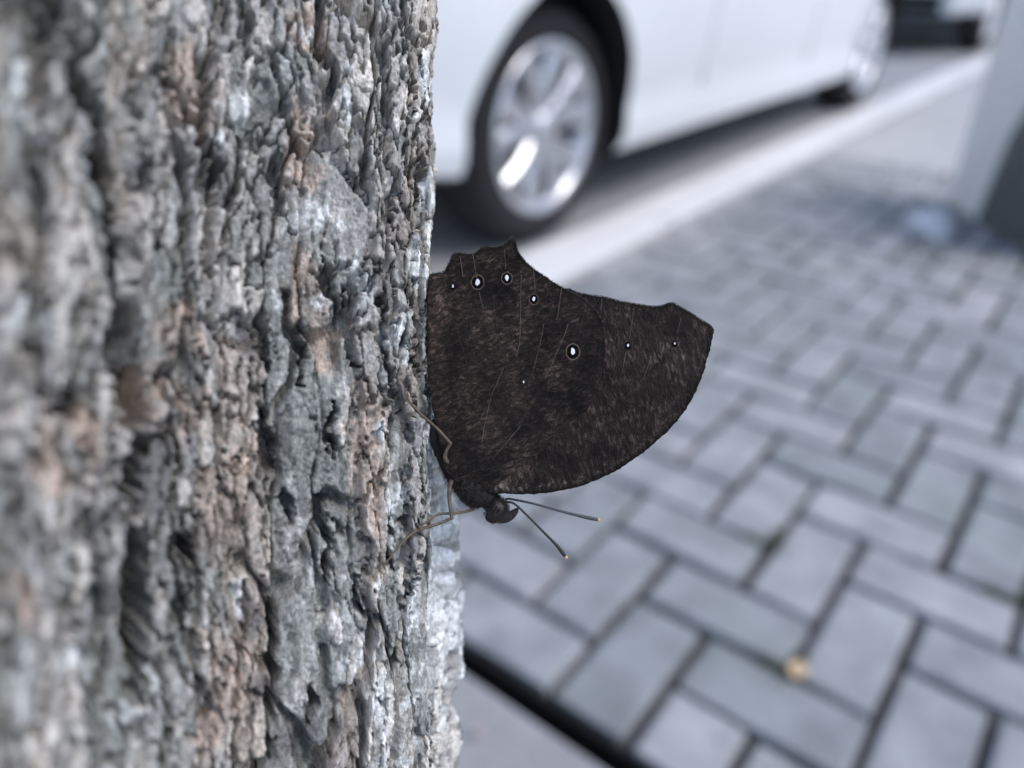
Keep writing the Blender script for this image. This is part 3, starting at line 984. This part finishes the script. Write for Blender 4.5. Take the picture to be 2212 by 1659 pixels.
# body: abdomen, thorax and head are one mesh lofted along the spine
spine = [((936, 905), 3, 10), ((942, 930), 15, 14), ((952, 960), 20, 19), ((968, 992), 22, 24), ((990, 1022), 29, 34), ((1012, 1043), 35, 38), ((1034, 1060), 36, 38), ((1052, 1074), 29, 32), ((1060, 1083), 18, 22), ((1067, 1089), 19, 26), ((1075, 1098), 21, 28), ((1081, 1107), 17, 22),
         ((1085, 1113), 10, 15), ((1087, 1116), 3, 4)]
SP = catmull([(s[0][0], s[0][1], s[1], s[2]) for s in spine], 6)
seg = 28
V, F = [], []
for i, (x, y, rw, rd) in enumerate(SP):
    a = SP[max(i-1, 0)][:2]; b_ = SP[min(i+1, len(SP)-1)][:2]
    t = np.array(b_)-np.array(a); t /= np.linalg.norm(t)
    nx = np.array((t[1], -t[0]))
    for q in range(seg):
        an = 2*math.pi*q/seg
        nz_ = 1+.05*math.sin(q*5.1+i*1.7)+random.uniform(-.04, .04)
        pxx = np.array((x, y))+nx*math.cos(an)*max(rw, .5)*nz_
        v = bp2(pxx[0], pxx[1]); V.append(Vector((v.x, v.y, math.sin(an)*max(rd, .5)*MM*nz_)))
ns = len(SP)
for i in range(ns-1):
    for q in range(seg):
        a = i*seg+q; b_ = i*seg+(q+1) % seg
        F.append((a, b_, b_+seg, a+seg))
V.append(bp2(*SP[0][:2])); V.append(bp2(*SP[-1][:2]))
for q in range(seg):
    F.append((ns*seg, (q+1) % seg, q)); F.append((ns*seg+1, (ns-1)*seg+q, (ns-1)*seg+(q+1) % seg))
me_ = bpy.data.meshes.new('body'); me_.from_pydata(V, [], F); bmx = bmesh.new(); bmx.from_mesh(me_); bmesh.ops.recalc_face_normals(bmx, faces=bmx.faces); bmx.to_mesh(me_); bmx.free()
body = mk_me('body', me_, M_body, bf, True)
# hair on thorax and head
rr = random.Random(12)
HV, HF = [], []
for i in range(6*3, ns-4):
    for q in range(seg):
        for rep in range(4):
            p = V[i*seg+q].lerp(V[(i+1)*seg+(q+rep) % seg], rr.random()*.8)
            cx_ = Vector(bp2(SP[i][0], SP[i][1]))
            n_ = (p-cx_).normalized()
            n_ = (n_+Vector((rr.gauss(0, .45), rr.gauss(0, .45)+.15, rr.gauss(0, .4)))).normalized()
            L = rr.uniform(.3, 1.05)*.001*(1.0 if i < 42 else .6)
            t = n_.cross(Vector((rr.random()-.5, rr.random()-.5, rr.random()-.5))).normalized()*.000028
            b = len(HV); HV += [p-t, p+t, p+n_*L]; HF.append((b, b+1, b+2))
mk('hair', HV, HF, M_hair, body)
# eye
def ball(c, r, name, mat, par, sq=(1, 1, 1), u=20, v=14):
    bm = bmesh.new(); bmesh.ops.create_uvsphere(bm, u_segments=u, v_segments=v, radius=1)
    for w_ in bm.verts: w_.co = Vector((w_.co.x*r*sq[0], w_.co.y*r*sq[1], w_.co.z*r*sq[2]))+Vector(c)
    return from_bm(name, bm, mat, par, True)
ec = bp2(*c1p(462, 1338)); ball((ec.x, ec.y, .00120), .00095, 'eye', M_eye, body, (1, 1.05, .58))
ball((ec.x+.0002, ec.y, -.00120), .00095, 'eye', M_eye, body, (1, 1.05, .58))
# palps: the upturned beak, plus the lower face tuft
for dz in (.0004, -.0003):
    P = [c1p(450, 1368), c1p(488, 1384), c1p(520, 1378), c1p(543, 1361), c1p(560, 1343)]
    Q = catmull(P, 6)
    Vt, Ft = tube([Vector((*bp2(x, y).xy, dz)) for x, y in Q], [MM*r for r in np.interp(np.linspace(0, 1, len(Q)), [0, .3, .6, .85, 1], [15, 12, 8.5, 5.5, 1.5])], 10)
    mk('palp', Vt, Ft, M_body, body)
Q = catmull([c1p(470, 1345), c1p(445, 1375), c1p(420, 1385), c1p(404, 1388)], 6)
Vt, Ft = tube([Vector((*bp2(x, y).xy, .0001)) for x, y in Q], [MM*r for r in np.interp(np.linspace(0, 1, len(Q)), [0, .5, .8, 1], [20, 16, 9, 2])], 10)
mk('face_tuft', Vt, Ft, M_body, body)
HV, HF = [], []
for k in range(900):
    x = rr.uniform(402, 520); y = rr.uniform(1300, 1405)
    if math.hypot((x-460)/62, (y-1352)/55) > 1: continue
    p = bp2(*c1p(x, y)); p.z = .0017*max(0., 1-math.hypot((x-460)/62, (y-1352)/55)**2)**.5
    ang = math.atan2(-(y-1340), x-455)+rr.gauss(0, .5)
    L = rr.uniform(.25, .65)*.001
    d = Vector((math.cos(ang), math.sin(ang), rr.uniform(0, .4)))*L
    t = Vector((-math.sin(ang), math.cos(ang), 0))*.00003
    b = len(HV); HV += [p-t, p+t, p+d]; HF.append((b, b+1, b+2))
mk('hair', HV, HF, M_hair, body)

# antennae
def antenna(pts, z0, z1, mat):
    Q = catmull([c1p(*p) for p in pts], 10)
    n = len(Q)
    P = [Vector((*bp2(x, y).xy, z0+(z1-z0)*i/(n-1))) for i, (x, y) in enumerate(Q)]
    rad = np.interp(np.linspace(0, 1, n), [0, .5, .75, .93, 1], [2.0, 2.0, 2.6, 3.6, 3.0])*MM
    rad = [r*1.15*(1+.10*(i % 2)) for i, r in enumerate(rad)]
    a = mk('antenna', *tube(P, rad, 10), mat, bf)
    d = (P[-1]-P[-2]).normalized()
    mk('antenna_tip', *tube([P[-1]-d*.0001, P[-1]+d*.00022, P[-1]+d*.0004], [3.3*MM, 3.1*MM, 1.6*MM], 10), M_tip, a)
antenna([(500, 1300), (530, 1303), (640, 1328), (760, 1363), (860, 1390), (945, 1410)], -.0003, -.0022, M_ant)
antenna([(500, 1310), (540, 1317), (600, 1370), (680, 1450), (740, 1510), (780, 1560)], .0004, .0012, M_antd)

# legs: (crop coordinates, height towards the camera)
def leg(pts, rad, name='leg'):
    P = [(*c7p(x, y), z) for x, y, z in pts]
    Q = catmull(P, 5)
    PP = [Vector((*bp2(q[0], q[1]).xy, q[2])) for q in Q]
    n = len(PP)
    r = np.interp(np.linspace(0, 1, n), np.linspace(0, 1, len(rad)), rad)*MM*1.2
    return mk(name, *tube(PP, list(r), 8), M_leg, bf)
leg([(560, 760, .0012), (495, 690, .0022), (500, 620, .0026), (535, 560, .0028), (525, 540, .0029), (430, 430, .0034), (330, 335, .0042), (255, 255, .0049), (200, 165, .0056), (188, 105, .0058)], [4.4, 4.2, 3.2, 2.8, 2.8, 2.6, 2.3, 2.0, 1.6, 1.0])
leg([(560, 700, -.0012), (500, 590, -.002), (455, 565, -.0022), (395, 540, -.0018), (330, 505, -.0012)], [3.2, 2.6, 2.2, 1.7, 1.4])
leg([(590, 800, .0014), (535, 880, .0020), (525, 1000, .0024), (545, 1140, .0030), (540, 1158, .0030), (430, 1200, .0034), (265, 1245, .0044), (160, 1330, .0056), (90, 1420, .0064), (40, 1475, .0068)], [4.6, 4.4, 3.6, 2.8, 2.8, 2.8, 2.9, 2.4, 1.9, 1.1])
leg([(600, 860, -.0006), (570, 930, -.0004), (625, 1030, .0002), (710, 1100, .0006), (705, 1112, .0007), (580, 1132, .0014), (450, 1130, .0022), (370, 1165, .0032), (312, 1205, .0042), (300, 1225, .0046)], [5.0, 5.0, 4.0, 2.9, 2.8, 2.6, 2.5, 2.3, 1.9, 1.2])
leg([(450, 1135, .0022), (448, 1122, .0023), (440, 1115, .0023)], [1.6, 1.2, .5], 'tarsal_spur')

# =================================================================== CARS
M_paint_w = simple_mat('white_paint', (.80, .81, .82), .25, var=.015, scale=3, coat=.8)
M_paint_s = simple_mat('silver_paint', (.62, .64, .67), .25, var=.02, scale=3, coat=.8, metal=.15)
M_rubber = simple_mat('tyre_rubber', (.011, .011, .013), .85, var=.2, scale=40)
M_alloy = simple_mat('alloy_silver', (.62, .62, .65), .28, metal=.75, var=.05, scale=8)
M_dkplastic = simple_mat('black_plastic', (.010, .010, .011), .6, var=.2, scale=15)
M_glass_d = simple_mat('tinted_glass', (.012, .015, .017), .05, var=.1, scale=3)
M_disc = simple_mat('brake_steel', (.18, .18, .19), .4, metal=.8, var=.2, scale=30)
M_chrome = simple_mat('chrome', (.8, .82, .85), .08, metal=1., var=.02, scale=4)
M_lamp = simple_mat('lamp_lens', (.55, .58, .62), .08, var=.1, scale=10, coat=1.)
M_plate = simple_mat('plate_white', (.7, .71, .72), .4, var=.02, scale=10)

def lathe(profile, seg=48):
    """profile (y, r): revolve about y axis"""
    V, F = [], []
    n = len(profile)
    for q in range(seg):
        a = 2*math.pi*q/seg
        for (y, r) in profile: V.append((r*math.cos(a), y, r*math.sin(a)))
    for q in range(seg):
        for i in range(n-1):
            a = q*n+i; b_ = ((q+1) % seg)*n+i
            F.append((a, b_, b_+1, a+1))
    return V, F

def make_wheel(parent, loc, side, R=.308, rr_=.2146, ang=0.3):
    wroot = empty('wheel'); wroot.parent = parent
    wroot.matrix_local = Matrix.Translation(loc) @ (Matrix.Rotation(0 if side > 0 else math.pi, 4, 'Z'))
    w2 = .105
    V, F = lathe([(-w2*2+.01, rr_-.01), (-w2*2, rr_+.03), (-w2*2+.012, R-.02), (-w2*2+.04, R), (-.04, R), (-.012, R-.022), (.0, R-.05), (-.004, rr_+.022), (-.012, rr_+.006), (-.02, rr_-.004)], 56)
    mk('tyre', V, F, M_rubber, wroot)
    # rim barrel and lip
    V, F = lathe([(-w2*2+.02, rr_-.004), (-.09, rr_-.03), (-.03, rr_-.022), (-.010, rr_-.012), (-.004, rr_+.004), (-.012, rr_+.008)], 56)
    rim = mk('rim', V, F, M_alloy, wroot)
    # brake disc behind the spokes
    V, F = lathe([(-.10, .02), (-.095, .135), (-.11, .14)], 40); mk('brake_disc', V, F, M_disc, rim)
    V, F = lathe([(-.16, .0), (-.155, rr_-.02)], 40); mk('back_plate', V, F, M_dkplastic, rim)
    # five pairs of spokes
    for k in range(5):
        for s_ in (-1, 1):
            a0 = ang+k*2*math.pi/5
            bm = bmesh.new()
            rows = []
            for t in np.linspace(0, 1, 6):
                r = .035+(rr_-.020-.035)*t
                aa = a0+s_*(.16+.16*t)
                hw = (.022+.012*t)
                y = -.028+.016*math.sin(t*math.pi*.6)-.0*t
                cxy = Vector((math.cos(aa)*r, 0, math.sin(aa)*r)); tn = Vector((-math.sin(aa), 0, math.cos(aa)))
                rows.append([cxy-tn*hw+Vector((0, y-.012, 0)), cxy-tn*hw*.6+Vector((0, y, 0)), cxy+tn*hw*.6+Vector((0, y, 0)), cxy+tn*hw+Vector((0, y-.012, 0)), cxy+tn*hw*.8+Vector((0, y-.04, 0)), cxy-tn*hw*.8+Vector((0, y-.04, 0))])
            vs = [[bm.verts.new(p) for p in r_] for r_ in rows]
            for i in range(5):
                for q in range(6): bm.faces.new((vs[i][q], vs[i][(q+1) % 6], vs[i+1][(q+1) % 6], vs[i+1][q]))
            bm.faces.new(vs[0]); bm.faces.new(vs[-1])
            from_bm('spoke', bm, M_alloy, rim, False)
    V, F = lathe([(-.05, .045), (-.012, .045), (-.006, .036), (-.004, .0)], 28); mk('hub_cap', V, F, M_alloy, rim)
    return wroot

def make_car(name, label, paint, group, origin, heading, dark_front=False, clear=.175):
    L_F, L_R = 0.92, 0.80           # overhangs
    WB = 2.86; xf = 1.43
    left = Vector((-heading.y, heading.x, 0))
    Mw = Matrix.Translation(origin) @ Matrix((heading, left, Vector((0, 0, 1)))).transposed().to_4x4()
    root = empty(name, Mw); tag(root, label, 'car', group)
    x0, x1 = -xf-L_R, xf+L_F
    def hw(x):
        f = sstep(x1-.75, x1, np.array(x)); r = sstep(-(x0+.7), -x0, np.array(-x))
        return .865-.20*float(f)**1.5*1.0-.14*float(r)**1.5
    def zb(x):
        a = clear+.07*float(sstep(x1-.85, x1-.45, np.array(x)))+.27*float(sstep(-(x0+.62), -(x0+.1), np.array(-x)))
        return a
    def zt(x):
        pts = [(x0, .90), (x0+.08, .97), (x0+.5, 1.00), (-.9, .985), (0, .955), (.85, .925), (xf-.1, .90), (x1-.35, .80), (x1-.1, .70), (x1, .60)]
        return float(np.interp(x, [p[0] for p in pts], [p[1] for p in pts]))
    xs = list(np.linspace(x0, x1, 64))
    rows = []
    for x in xs:
        W_ = hw(x); b = zb(x); t = zt(x); H = t-b
        half = [(0, b), (.55*W_, b), (.86*W_, b+.004), (.925*W_, b+.022), (.952*W_, b+.06), (.957*W_, b+.10), (.952*W_, b+.15), (.966*W_, b+.21), (.985*W_, b+.30), (1.0*W_, b+.30+.35*(H-.30)), (.995*W_, b+.30+.62*(H-.30)), (.975*W_, b+.30+.80*(H-.30)), (.94*W_, t-.035), (.86*W_, t-.005), (.6*W_, t+.02), (0, t+.035)]
        ring = [(x, y, z) for y, z in half] + [(x, -y, z) for y, z in half[-2:0:-1]]
        rows.append(ring)
    n = len(rows[0])
    V = [p for r_ in rows for p in r_]
    F = []
    for i in range(len(rows)-1):
        for q in range(n):
            a = i*n+q; b_ = i*n+(q+1) % n
            F.append((a, b_, b_+n, a+n))
    F.append(tuple(range(n))); F.append(tuple(range((len(rows)-1)*n, len(rows)*n))[::-1])
    me = bpy.data.meshes.new('body'); me.from_pydata(V, [], F); bm = bmesh.new(); bm.from_mesh(me); bmesh.ops.recalc_face_normals(bm, faces=bm.faces); bm.to_mesh(me); bm.free()
    me.materials.append(paint)
    tmp = bpy.data.objects.new('tmp_body', me); COL.objects.link(tmp)
    cb = bmesh.new()
    for ax in (xf, xf-WB):
        for s_ in (-1, 1):
            r_ = bmesh.ops.create_cone(cb, cap_ends=True, segments=56, radius1=.352, radius2=.352, depth=.5)
            bmesh.ops.transform(cb, matrix=Matrix.Translation((ax, s_*.83, .318)) @ Matrix.Rotation(math.pi/2, 4, 'X'), verts=r_['verts'])
    cme = bpy.data.meshes.new('cut'); cb.to_mesh(cme); cb.free(); cme.materials.append(M_dkplastic)
    cut = bpy.data.objects.new('tmp_cut', cme); COL.objects.link(cut)
    md = tmp.modifiers.new('b', 'BOOLEAN'); md.operation = 'DIFFERENCE'; md.object = cut; md.solver = 'EXACT'
    md.material_mode = 'TRANSFER'
    dg = bpy.context.evaluated_depsgraph_get()
    bme_ = bpy.data.meshes.new_from_object(tmp.evaluated_get(dg)); bme_.name = 'body'
    bpy.data.objects.remove(tmp, do_unlink=True); bpy.data.objects.remove(cut, do_unlink=True)
    body_ = bpy.data.objects.new('body', bme_); COL.objects.link(body_); body_.parent = root
    for p in bme_.polygons: p.use_smooth = p.material_index == 0
    try:
        bme_.set_sharp_from_angle(angle=math.radians(35))
    except Exception: pass
    # cabin
    cab = [(-1.55, .99, .70, .98), (-1.2, .98, .70, 1.26), (-.75, .975, .68, 1.42), (-.1, .96, .68, 1.46), (.35, .95, .69, 1.40), (.75, .94, .70, 1.20), (1.22, .925, .70, .93)]
    V, F = [], []
    for (x, zb_, wd, zt_) in cab:
        tw = .74*wd if zt_ > 1.1 else wd*.9
        V += [(x, wd*1.08, zb_-.03), (x, tw+.05, zt_-.05), (x, tw-.05, zt_), (x, 0, zt_+.02), (x, -tw+.05, zt_), (x, -tw-.05, zt_-.05), (x, -wd*1.08, zb_-.03)]
    for i in range(len(cab)-1):
        for q in range(6):
            a = i*7+q; F.append((a, a+1, a+8, a+7))
    g_ = mk('cabin_glass', V, F, M_glass_d, root, False)
    Vr = []; Fr = []
    for i, (x, zb_, wd, zt_) in enumerate(cab[1:-1]):
        tw = .74*wd
        Vr += [(x, tw+.06, zt_-.045), (x, tw-.04, zt_+.008), (x, 0, zt_+.03), (x, -tw+.04, zt_+.008), (x, -tw-.06, zt_-.045)]
    for i in range(4):
        for q in range(4):
            a = i*5+q; Fr.append((a, a+1, a+6, a+5))
    mk('roof', Vr, Fr, paint, root, True)
    for s_ in (-1, 1):
        for xp, xq, zp, zq in ((.10, .02, .95, 1.45), (-1.05, -1.0, .97, 1.36)):
            V, F = tube([(xp, s_*.745, zp), (xq, s_*.575, zq-.02)], .035, 8); mk('pillar', V, F, M_dkplastic, root)
        # door seams, handles, mirrors
        for dx in (.62, -.36, -1.02):
            zz = np.linspace(.34, .86, 14); Vs, Fs = [], []
            W_ = hw(dx); b = zb(dx); H_ = zt(dx)-b
            ys = np.interp(zz, [b+.21, b+.30, b+.30+.35*(H_-.30), b+.30+.62*(H_-.30), b+.30+.80*(H_-.30), zt(dx)-.035], [.966*W_, .985*W_, W_, .995*W_, .975*W_, .94*W_])
            for z_, y_ in zip(zz, ys): Vs += [(dx-.0018, s_*(y_-.002), z_), (dx-.0018, s_*(y_+.0012), z_), (dx+.0018, s_*(y_+.0012), z_), (dx+.0018, s_*(y_-.002), z_)]
            for i in range(13):
                for q in range(4): Fs.append((i*4+q, i*4+(q+1) % 4, i*4+4+(q+1) % 4, i*4+4+q))
            mk('door_seam', Vs, Fs, M_dkplastic, root, False)
        for dx in (-.20, -.90):
            V, F = tube([(dx-.09, s_*.868, .80), (dx-.06, s_*.892, .802), (dx+.06, s_*.892, .804), (dx+.09, s_*.868, .803)], .013, 8); mk('door_handle', V, F, paint, root)
        bm = bmesh.new(); bmesh.ops.create_uvsphere(bm, u_segments=16, v_segments=10, radius=1)
        for v in bm.verts: v.co = Vector((v.co.x*.07+.78, v.co.y*.10+s_*.93, v.co.z*.075+1.02))
        from_bm('door_mirror', bm, paint, root, True)
        # lamps
        bm = bmesh.new(); bmesh.ops.create_uvsphere(bm, u_segments=20, v_segments=12, radius=1)
        for v in bm.verts: v.co = Vector((v.co.x*.22+x1-.27, v.co.y*.13+s_*.60, v.co.z*.075+.67))
        from_bm('headlight', bm, M_lamp, root, True)
        bm = bmesh.new(); bmesh.ops.create_uvsphere(bm, u_segments=20, v_segments=12, radius=1)
        for v in bm.verts: v.co = Vector((v.co.x*.12+x0+.13, v.co.y*.12+s_*.62, v.co.z*.08+.80))
        from_bm('tail_light', bm, simple_mat('tail_lens', (.35, .02, .02), .15, var=.1), root, True)
    # front: grille, lower intake, chrome bar, plate
    gw = .50
    def curved_panel(zlo, zhi, w_, off, name_, mat, th=.02):
        V, F = [], []
        N_ = 14
        for i in range(N_+1):
            y = -w_+2*w_*i/N_
            xx = x1+.014+off-.010*(abs(y)/.7)**2.2
            V += [(xx, y, zlo), (xx, y, zhi), (xx-.10, y, zhi), (xx-.10, y, zlo)]
        for i in range(N_):
            for q in range(4):
                a = i*4+q; b_ = i*4+(q+1) % 4
                F.append((a, b_, b_+4, a+4))
        F.append((0, 1, 2, 3)); F.append(tuple(range(N_*4, N_*4+4))[::-1])
        return mk(name_, V, F, mat, root, False)
    curved_panel(clear+.09, .40 if not dark_front else .47, .50 if not dark_front else .56, .0, 'lower_intake', M_dkplastic)
    curved_panel(.50, .585, .40, .0, 'grille', M_dkplastic)
    curved_panel(.47, .492, .42, .006, 'chrome_bar', M_chrome)
    curved_panel(clear+.068, clear+.086, .62, .004, 'lip', M_chrome if dark_front else paint)
    bm = bmesh.new(); bm_box(bm, (x1+.022, 0, .44), (.012, .46, .10)); from_bm('number_plate', bm, M_plate, root)
    bm = bmesh.new(); bm_box(bm, (-.1, 0, .20), (2.2, 1.35, .06)); from_bm('underbody', bm, M_dkplastic, root)
    for k, (ax, s_) in enumerate([(xf, 1), (xf-WB, 1), (xf, -1), (xf-WB, -1)]):
        make_wheel(root, (ax, s_*.80, .308), s_, ang=.25+.5*k)
    return root

heading = -eu
leftc = Vector((-heading.y, heading.x, 0))
fw_out = Vector((.095, 2.095, 0))
or1 = fw_out - heading*1.43 - leftc*.80
or1.z = -.012
make_car('parked_car', 'white parked car with a silver alloy wheel beside the kerb', M_paint_w, 'cars parked along the kerb', or1, heading)
or2 = or1 - heading*(6.55) - leftc*.05
or2.z = -.012
make_car('parked_car', 'silver parked car facing the tail of the white car', M_paint_s, 'cars parked along the kerb', or2, heading, True, .235)

# =================================================================== PILLAR AND LITTER
def gpt(px, py, z=0.):
    d = fwd + r2*((px-FW/2)/FPX) - u2*((py-FH/2)/FPX)
    t = (z-CAM_H)/d.z
    return Vector((0, 0, CAM_H))+d*t
M_pil_lit = ground_mat('pillar_lit_tone', (.72, .71, .68), (.84, .82, .79), 4, .0008)  # pillar tone with the light on its open side painted in
M_pil_shade = ground_mat('pillar_shade_tone', (.085, .09, .09), (.13, .135, .132), 4, .0008)  # darker copy: shade of the camera-facing side painted into the colour
pc = gpt(2104, 480); pbk = gpt(2062, 437); prt = gpt(2260, 566)
pil = empty('pillar', Matrix.Translation((pc.x, pc.y, 0)))
tag(pil, 'tapered pillar on the pavement, light and shade painted into its cream side and dark grey front', 'pillar')
a_ = Vector((0, 0, 0)); b_ = pbk-pc; c_ = prt-pc; d_ = b_+c_
Ht = 0.72
tl = Vector((.055, -.010, Ht))
bot = [a_, c_, d_, b_]
topq = [a_+tl, c_+Vector((-.02, 0, Ht)), d_+Vector((-.02, 0, Ht)), b_+Vector((.0, 0, Ht))]
def panel(name, q, mat, th):
    V = list(q); n_ = (q[1]-q[0]).cross(q[3]-q[0]).normalized()
    cen_ = sum(bot, Vector())/4
    if n_.dot(q[0]-cen_) < 0: n_ = -n_
    V += [p-n_*th for p in q]
    F = [(0, 1, 2, 3), (7, 6, 5, 4), (0, 4, 5, 1), (1, 5, 6, 2), (2, 6, 7, 3), (3, 7, 4, 0)]
    o = mk(name, V, F, mat, pil, False)
    bm = bmesh.new(); bm.from_mesh(o.data); bmesh.ops.recalc_face_normals(bm, faces=bm.faces); bmesh.ops.bevel(bm, geom=list(bm.edges), offset=.006, segments=2, affect='EDGES'); bm.to_mesh(o.data); bm.free()
panel('front_face', [bot[0], bot[1], topq[1], topq[0]], M_pil_shade, .03)
panel('side_face', [bot[3]+Vector((0, 0, 0)), bot[0]+(bot[3]-bot[0])*.0, topq[0], topq[3]], M_pil_lit, .03)
panel('back_face', [bot[2], bot[3], topq[3], topq[2]], M_pil_lit, .03)
panel('far_side_face', [bot[1], bot[2], topq[2], topq[1]], M_pil_shade, .03)
cap = [p+(p-sum(topq, Vector())/4)*.1 for p in topq]
mk('cap', cap+[p+Vector((0, 0, .05)) for p in cap], [(3, 2, 1, 0), (4, 5, 6, 7), (0, 1, 5, 4), (1, 2, 6, 5), (2, 3, 7, 6), (3, 0, 4, 7)], M_pil_lit, pil, False)

# crumpled pale bag at its foot
bc = gpt(1998, 505)
bm = bmesh.new(); bmesh.ops.create_icosphere(bm, subdivisions=4, radius=1)
from mathutils import noise as mnoise
for v in bm.verts:
    n_ = mnoise.noise(v.co*1.7)+.5*abs(mnoise.noise(v.co*4.1))
    v.co = Vector((v.co.x*.058*(1+.45*n_), v.co.y*.05*(1+.45*n_), max(-.35, v.co.z)*.05*(1+.4*n_)+.017))
M_bag = simple_mat('pale_plastic', (.60, .61, .66), .4, var=.1, scale=20)
bag = from_bm('plastic_bag', bm, M_bag, None, False); bag.location = (bc.x, bc.y, .002)
tag(bag, 'small crumpled pale bluish bag lying at the foot of the pillar', 'bag')

# fallen leaf and petal
M_leaf = simple_mat('dry_leaf', (.58, .41, .25), .7, var=.25, scale=200)
def leaf(name, px, py, size, rot, mat, label, cat):
    c = gpt(px, py, .004)
    V, F = [], []
    nu, nv = 8, 6
    for i in range(nu+1):
        t = i/nu
        wdt = math.sin(math.pi*min(1, t*.97+.02))**.8*.42
        for j in range(nv+1):
            s_ = (j/nv-.5)*2
            V.append(((t-.5)*size, s_*wdt*size, size*(.10*s_*s_+.12*(t-.5)**2)+.001))
    for i in range(nu):
        for j in range(nv):
            a = i*(nv+1)+j; F.append((a, a+1, a+nv+2, a+nv+1))
    o = mk(name, V, F, mat); 
    md = o.modifiers.new('s', 'SOLIDIFY'); md.thickness = .0006
    o.matrix_world = Matrix.Translation(c+Vector((0, 0, .0015))) @ Matrix.Rotation(rot, 4, 'Z')
    tag(o, label, cat)
leaf('fallen_leaf', 1722, 1452, .026, .9, M_leaf, 'small tan dry leaf fallen over a paver joint', 'leaf')
M_petal = simple_mat('pink_petal', (.42, .33, .33), .6, var=.2, scale=200)
leaf('fallen_petal', 1035, 1583, .013, .2, M_petal, 'tiny pinkish petal on the border slab beside the slot', 'petal')

# moss in some joints
M_moss = simple_mat('moss_green', (.075, .105, .045), .9, var=.5, scale=200)
MV, MF = [], []
rr = random.Random(5)
for (px, py, sp, n_) in [(1668, 1172, .014, 160), (1690, 1450, .014, 150), (2200, 1290, .018, 260), (2020, 560, .05, 300), (2140, 585, .05, 400),]:
    c = gpt(px, py, -.006)
    for k in range(n_):
        ci, cj = to_lat(c+Vector((rr.gauss(0, sp), rr.gauss(0, sp), 0)))
        # tufts keep to the joint lines
        if py > 700:
            if abs(ci-round(ci)) < abs(cj-round(cj)): ci = round(ci)+rr.gauss(0, .02)
            else: cj = round(cj)+rr.gauss(0, .02)
        p = lat(ci, cj); p.z = -.009
        a = rr.uniform(0, 6.28); h_ = rr.uniform(.008, .018); w_ = .0034
        t = Vector((math.cos(a), math.sin(a), 0))*w_
        b = len(MV); MV += [p-t, p+t, p+Vector((rr.gauss(0, .004), rr.gauss(0, .004), h_))]; MF.append((b, b+1, b+2))
moss = mk('moss', MV, MF, M_moss, None, False); tag(moss, 'green moss growing in the paver joints', 'moss', kind='stuff')
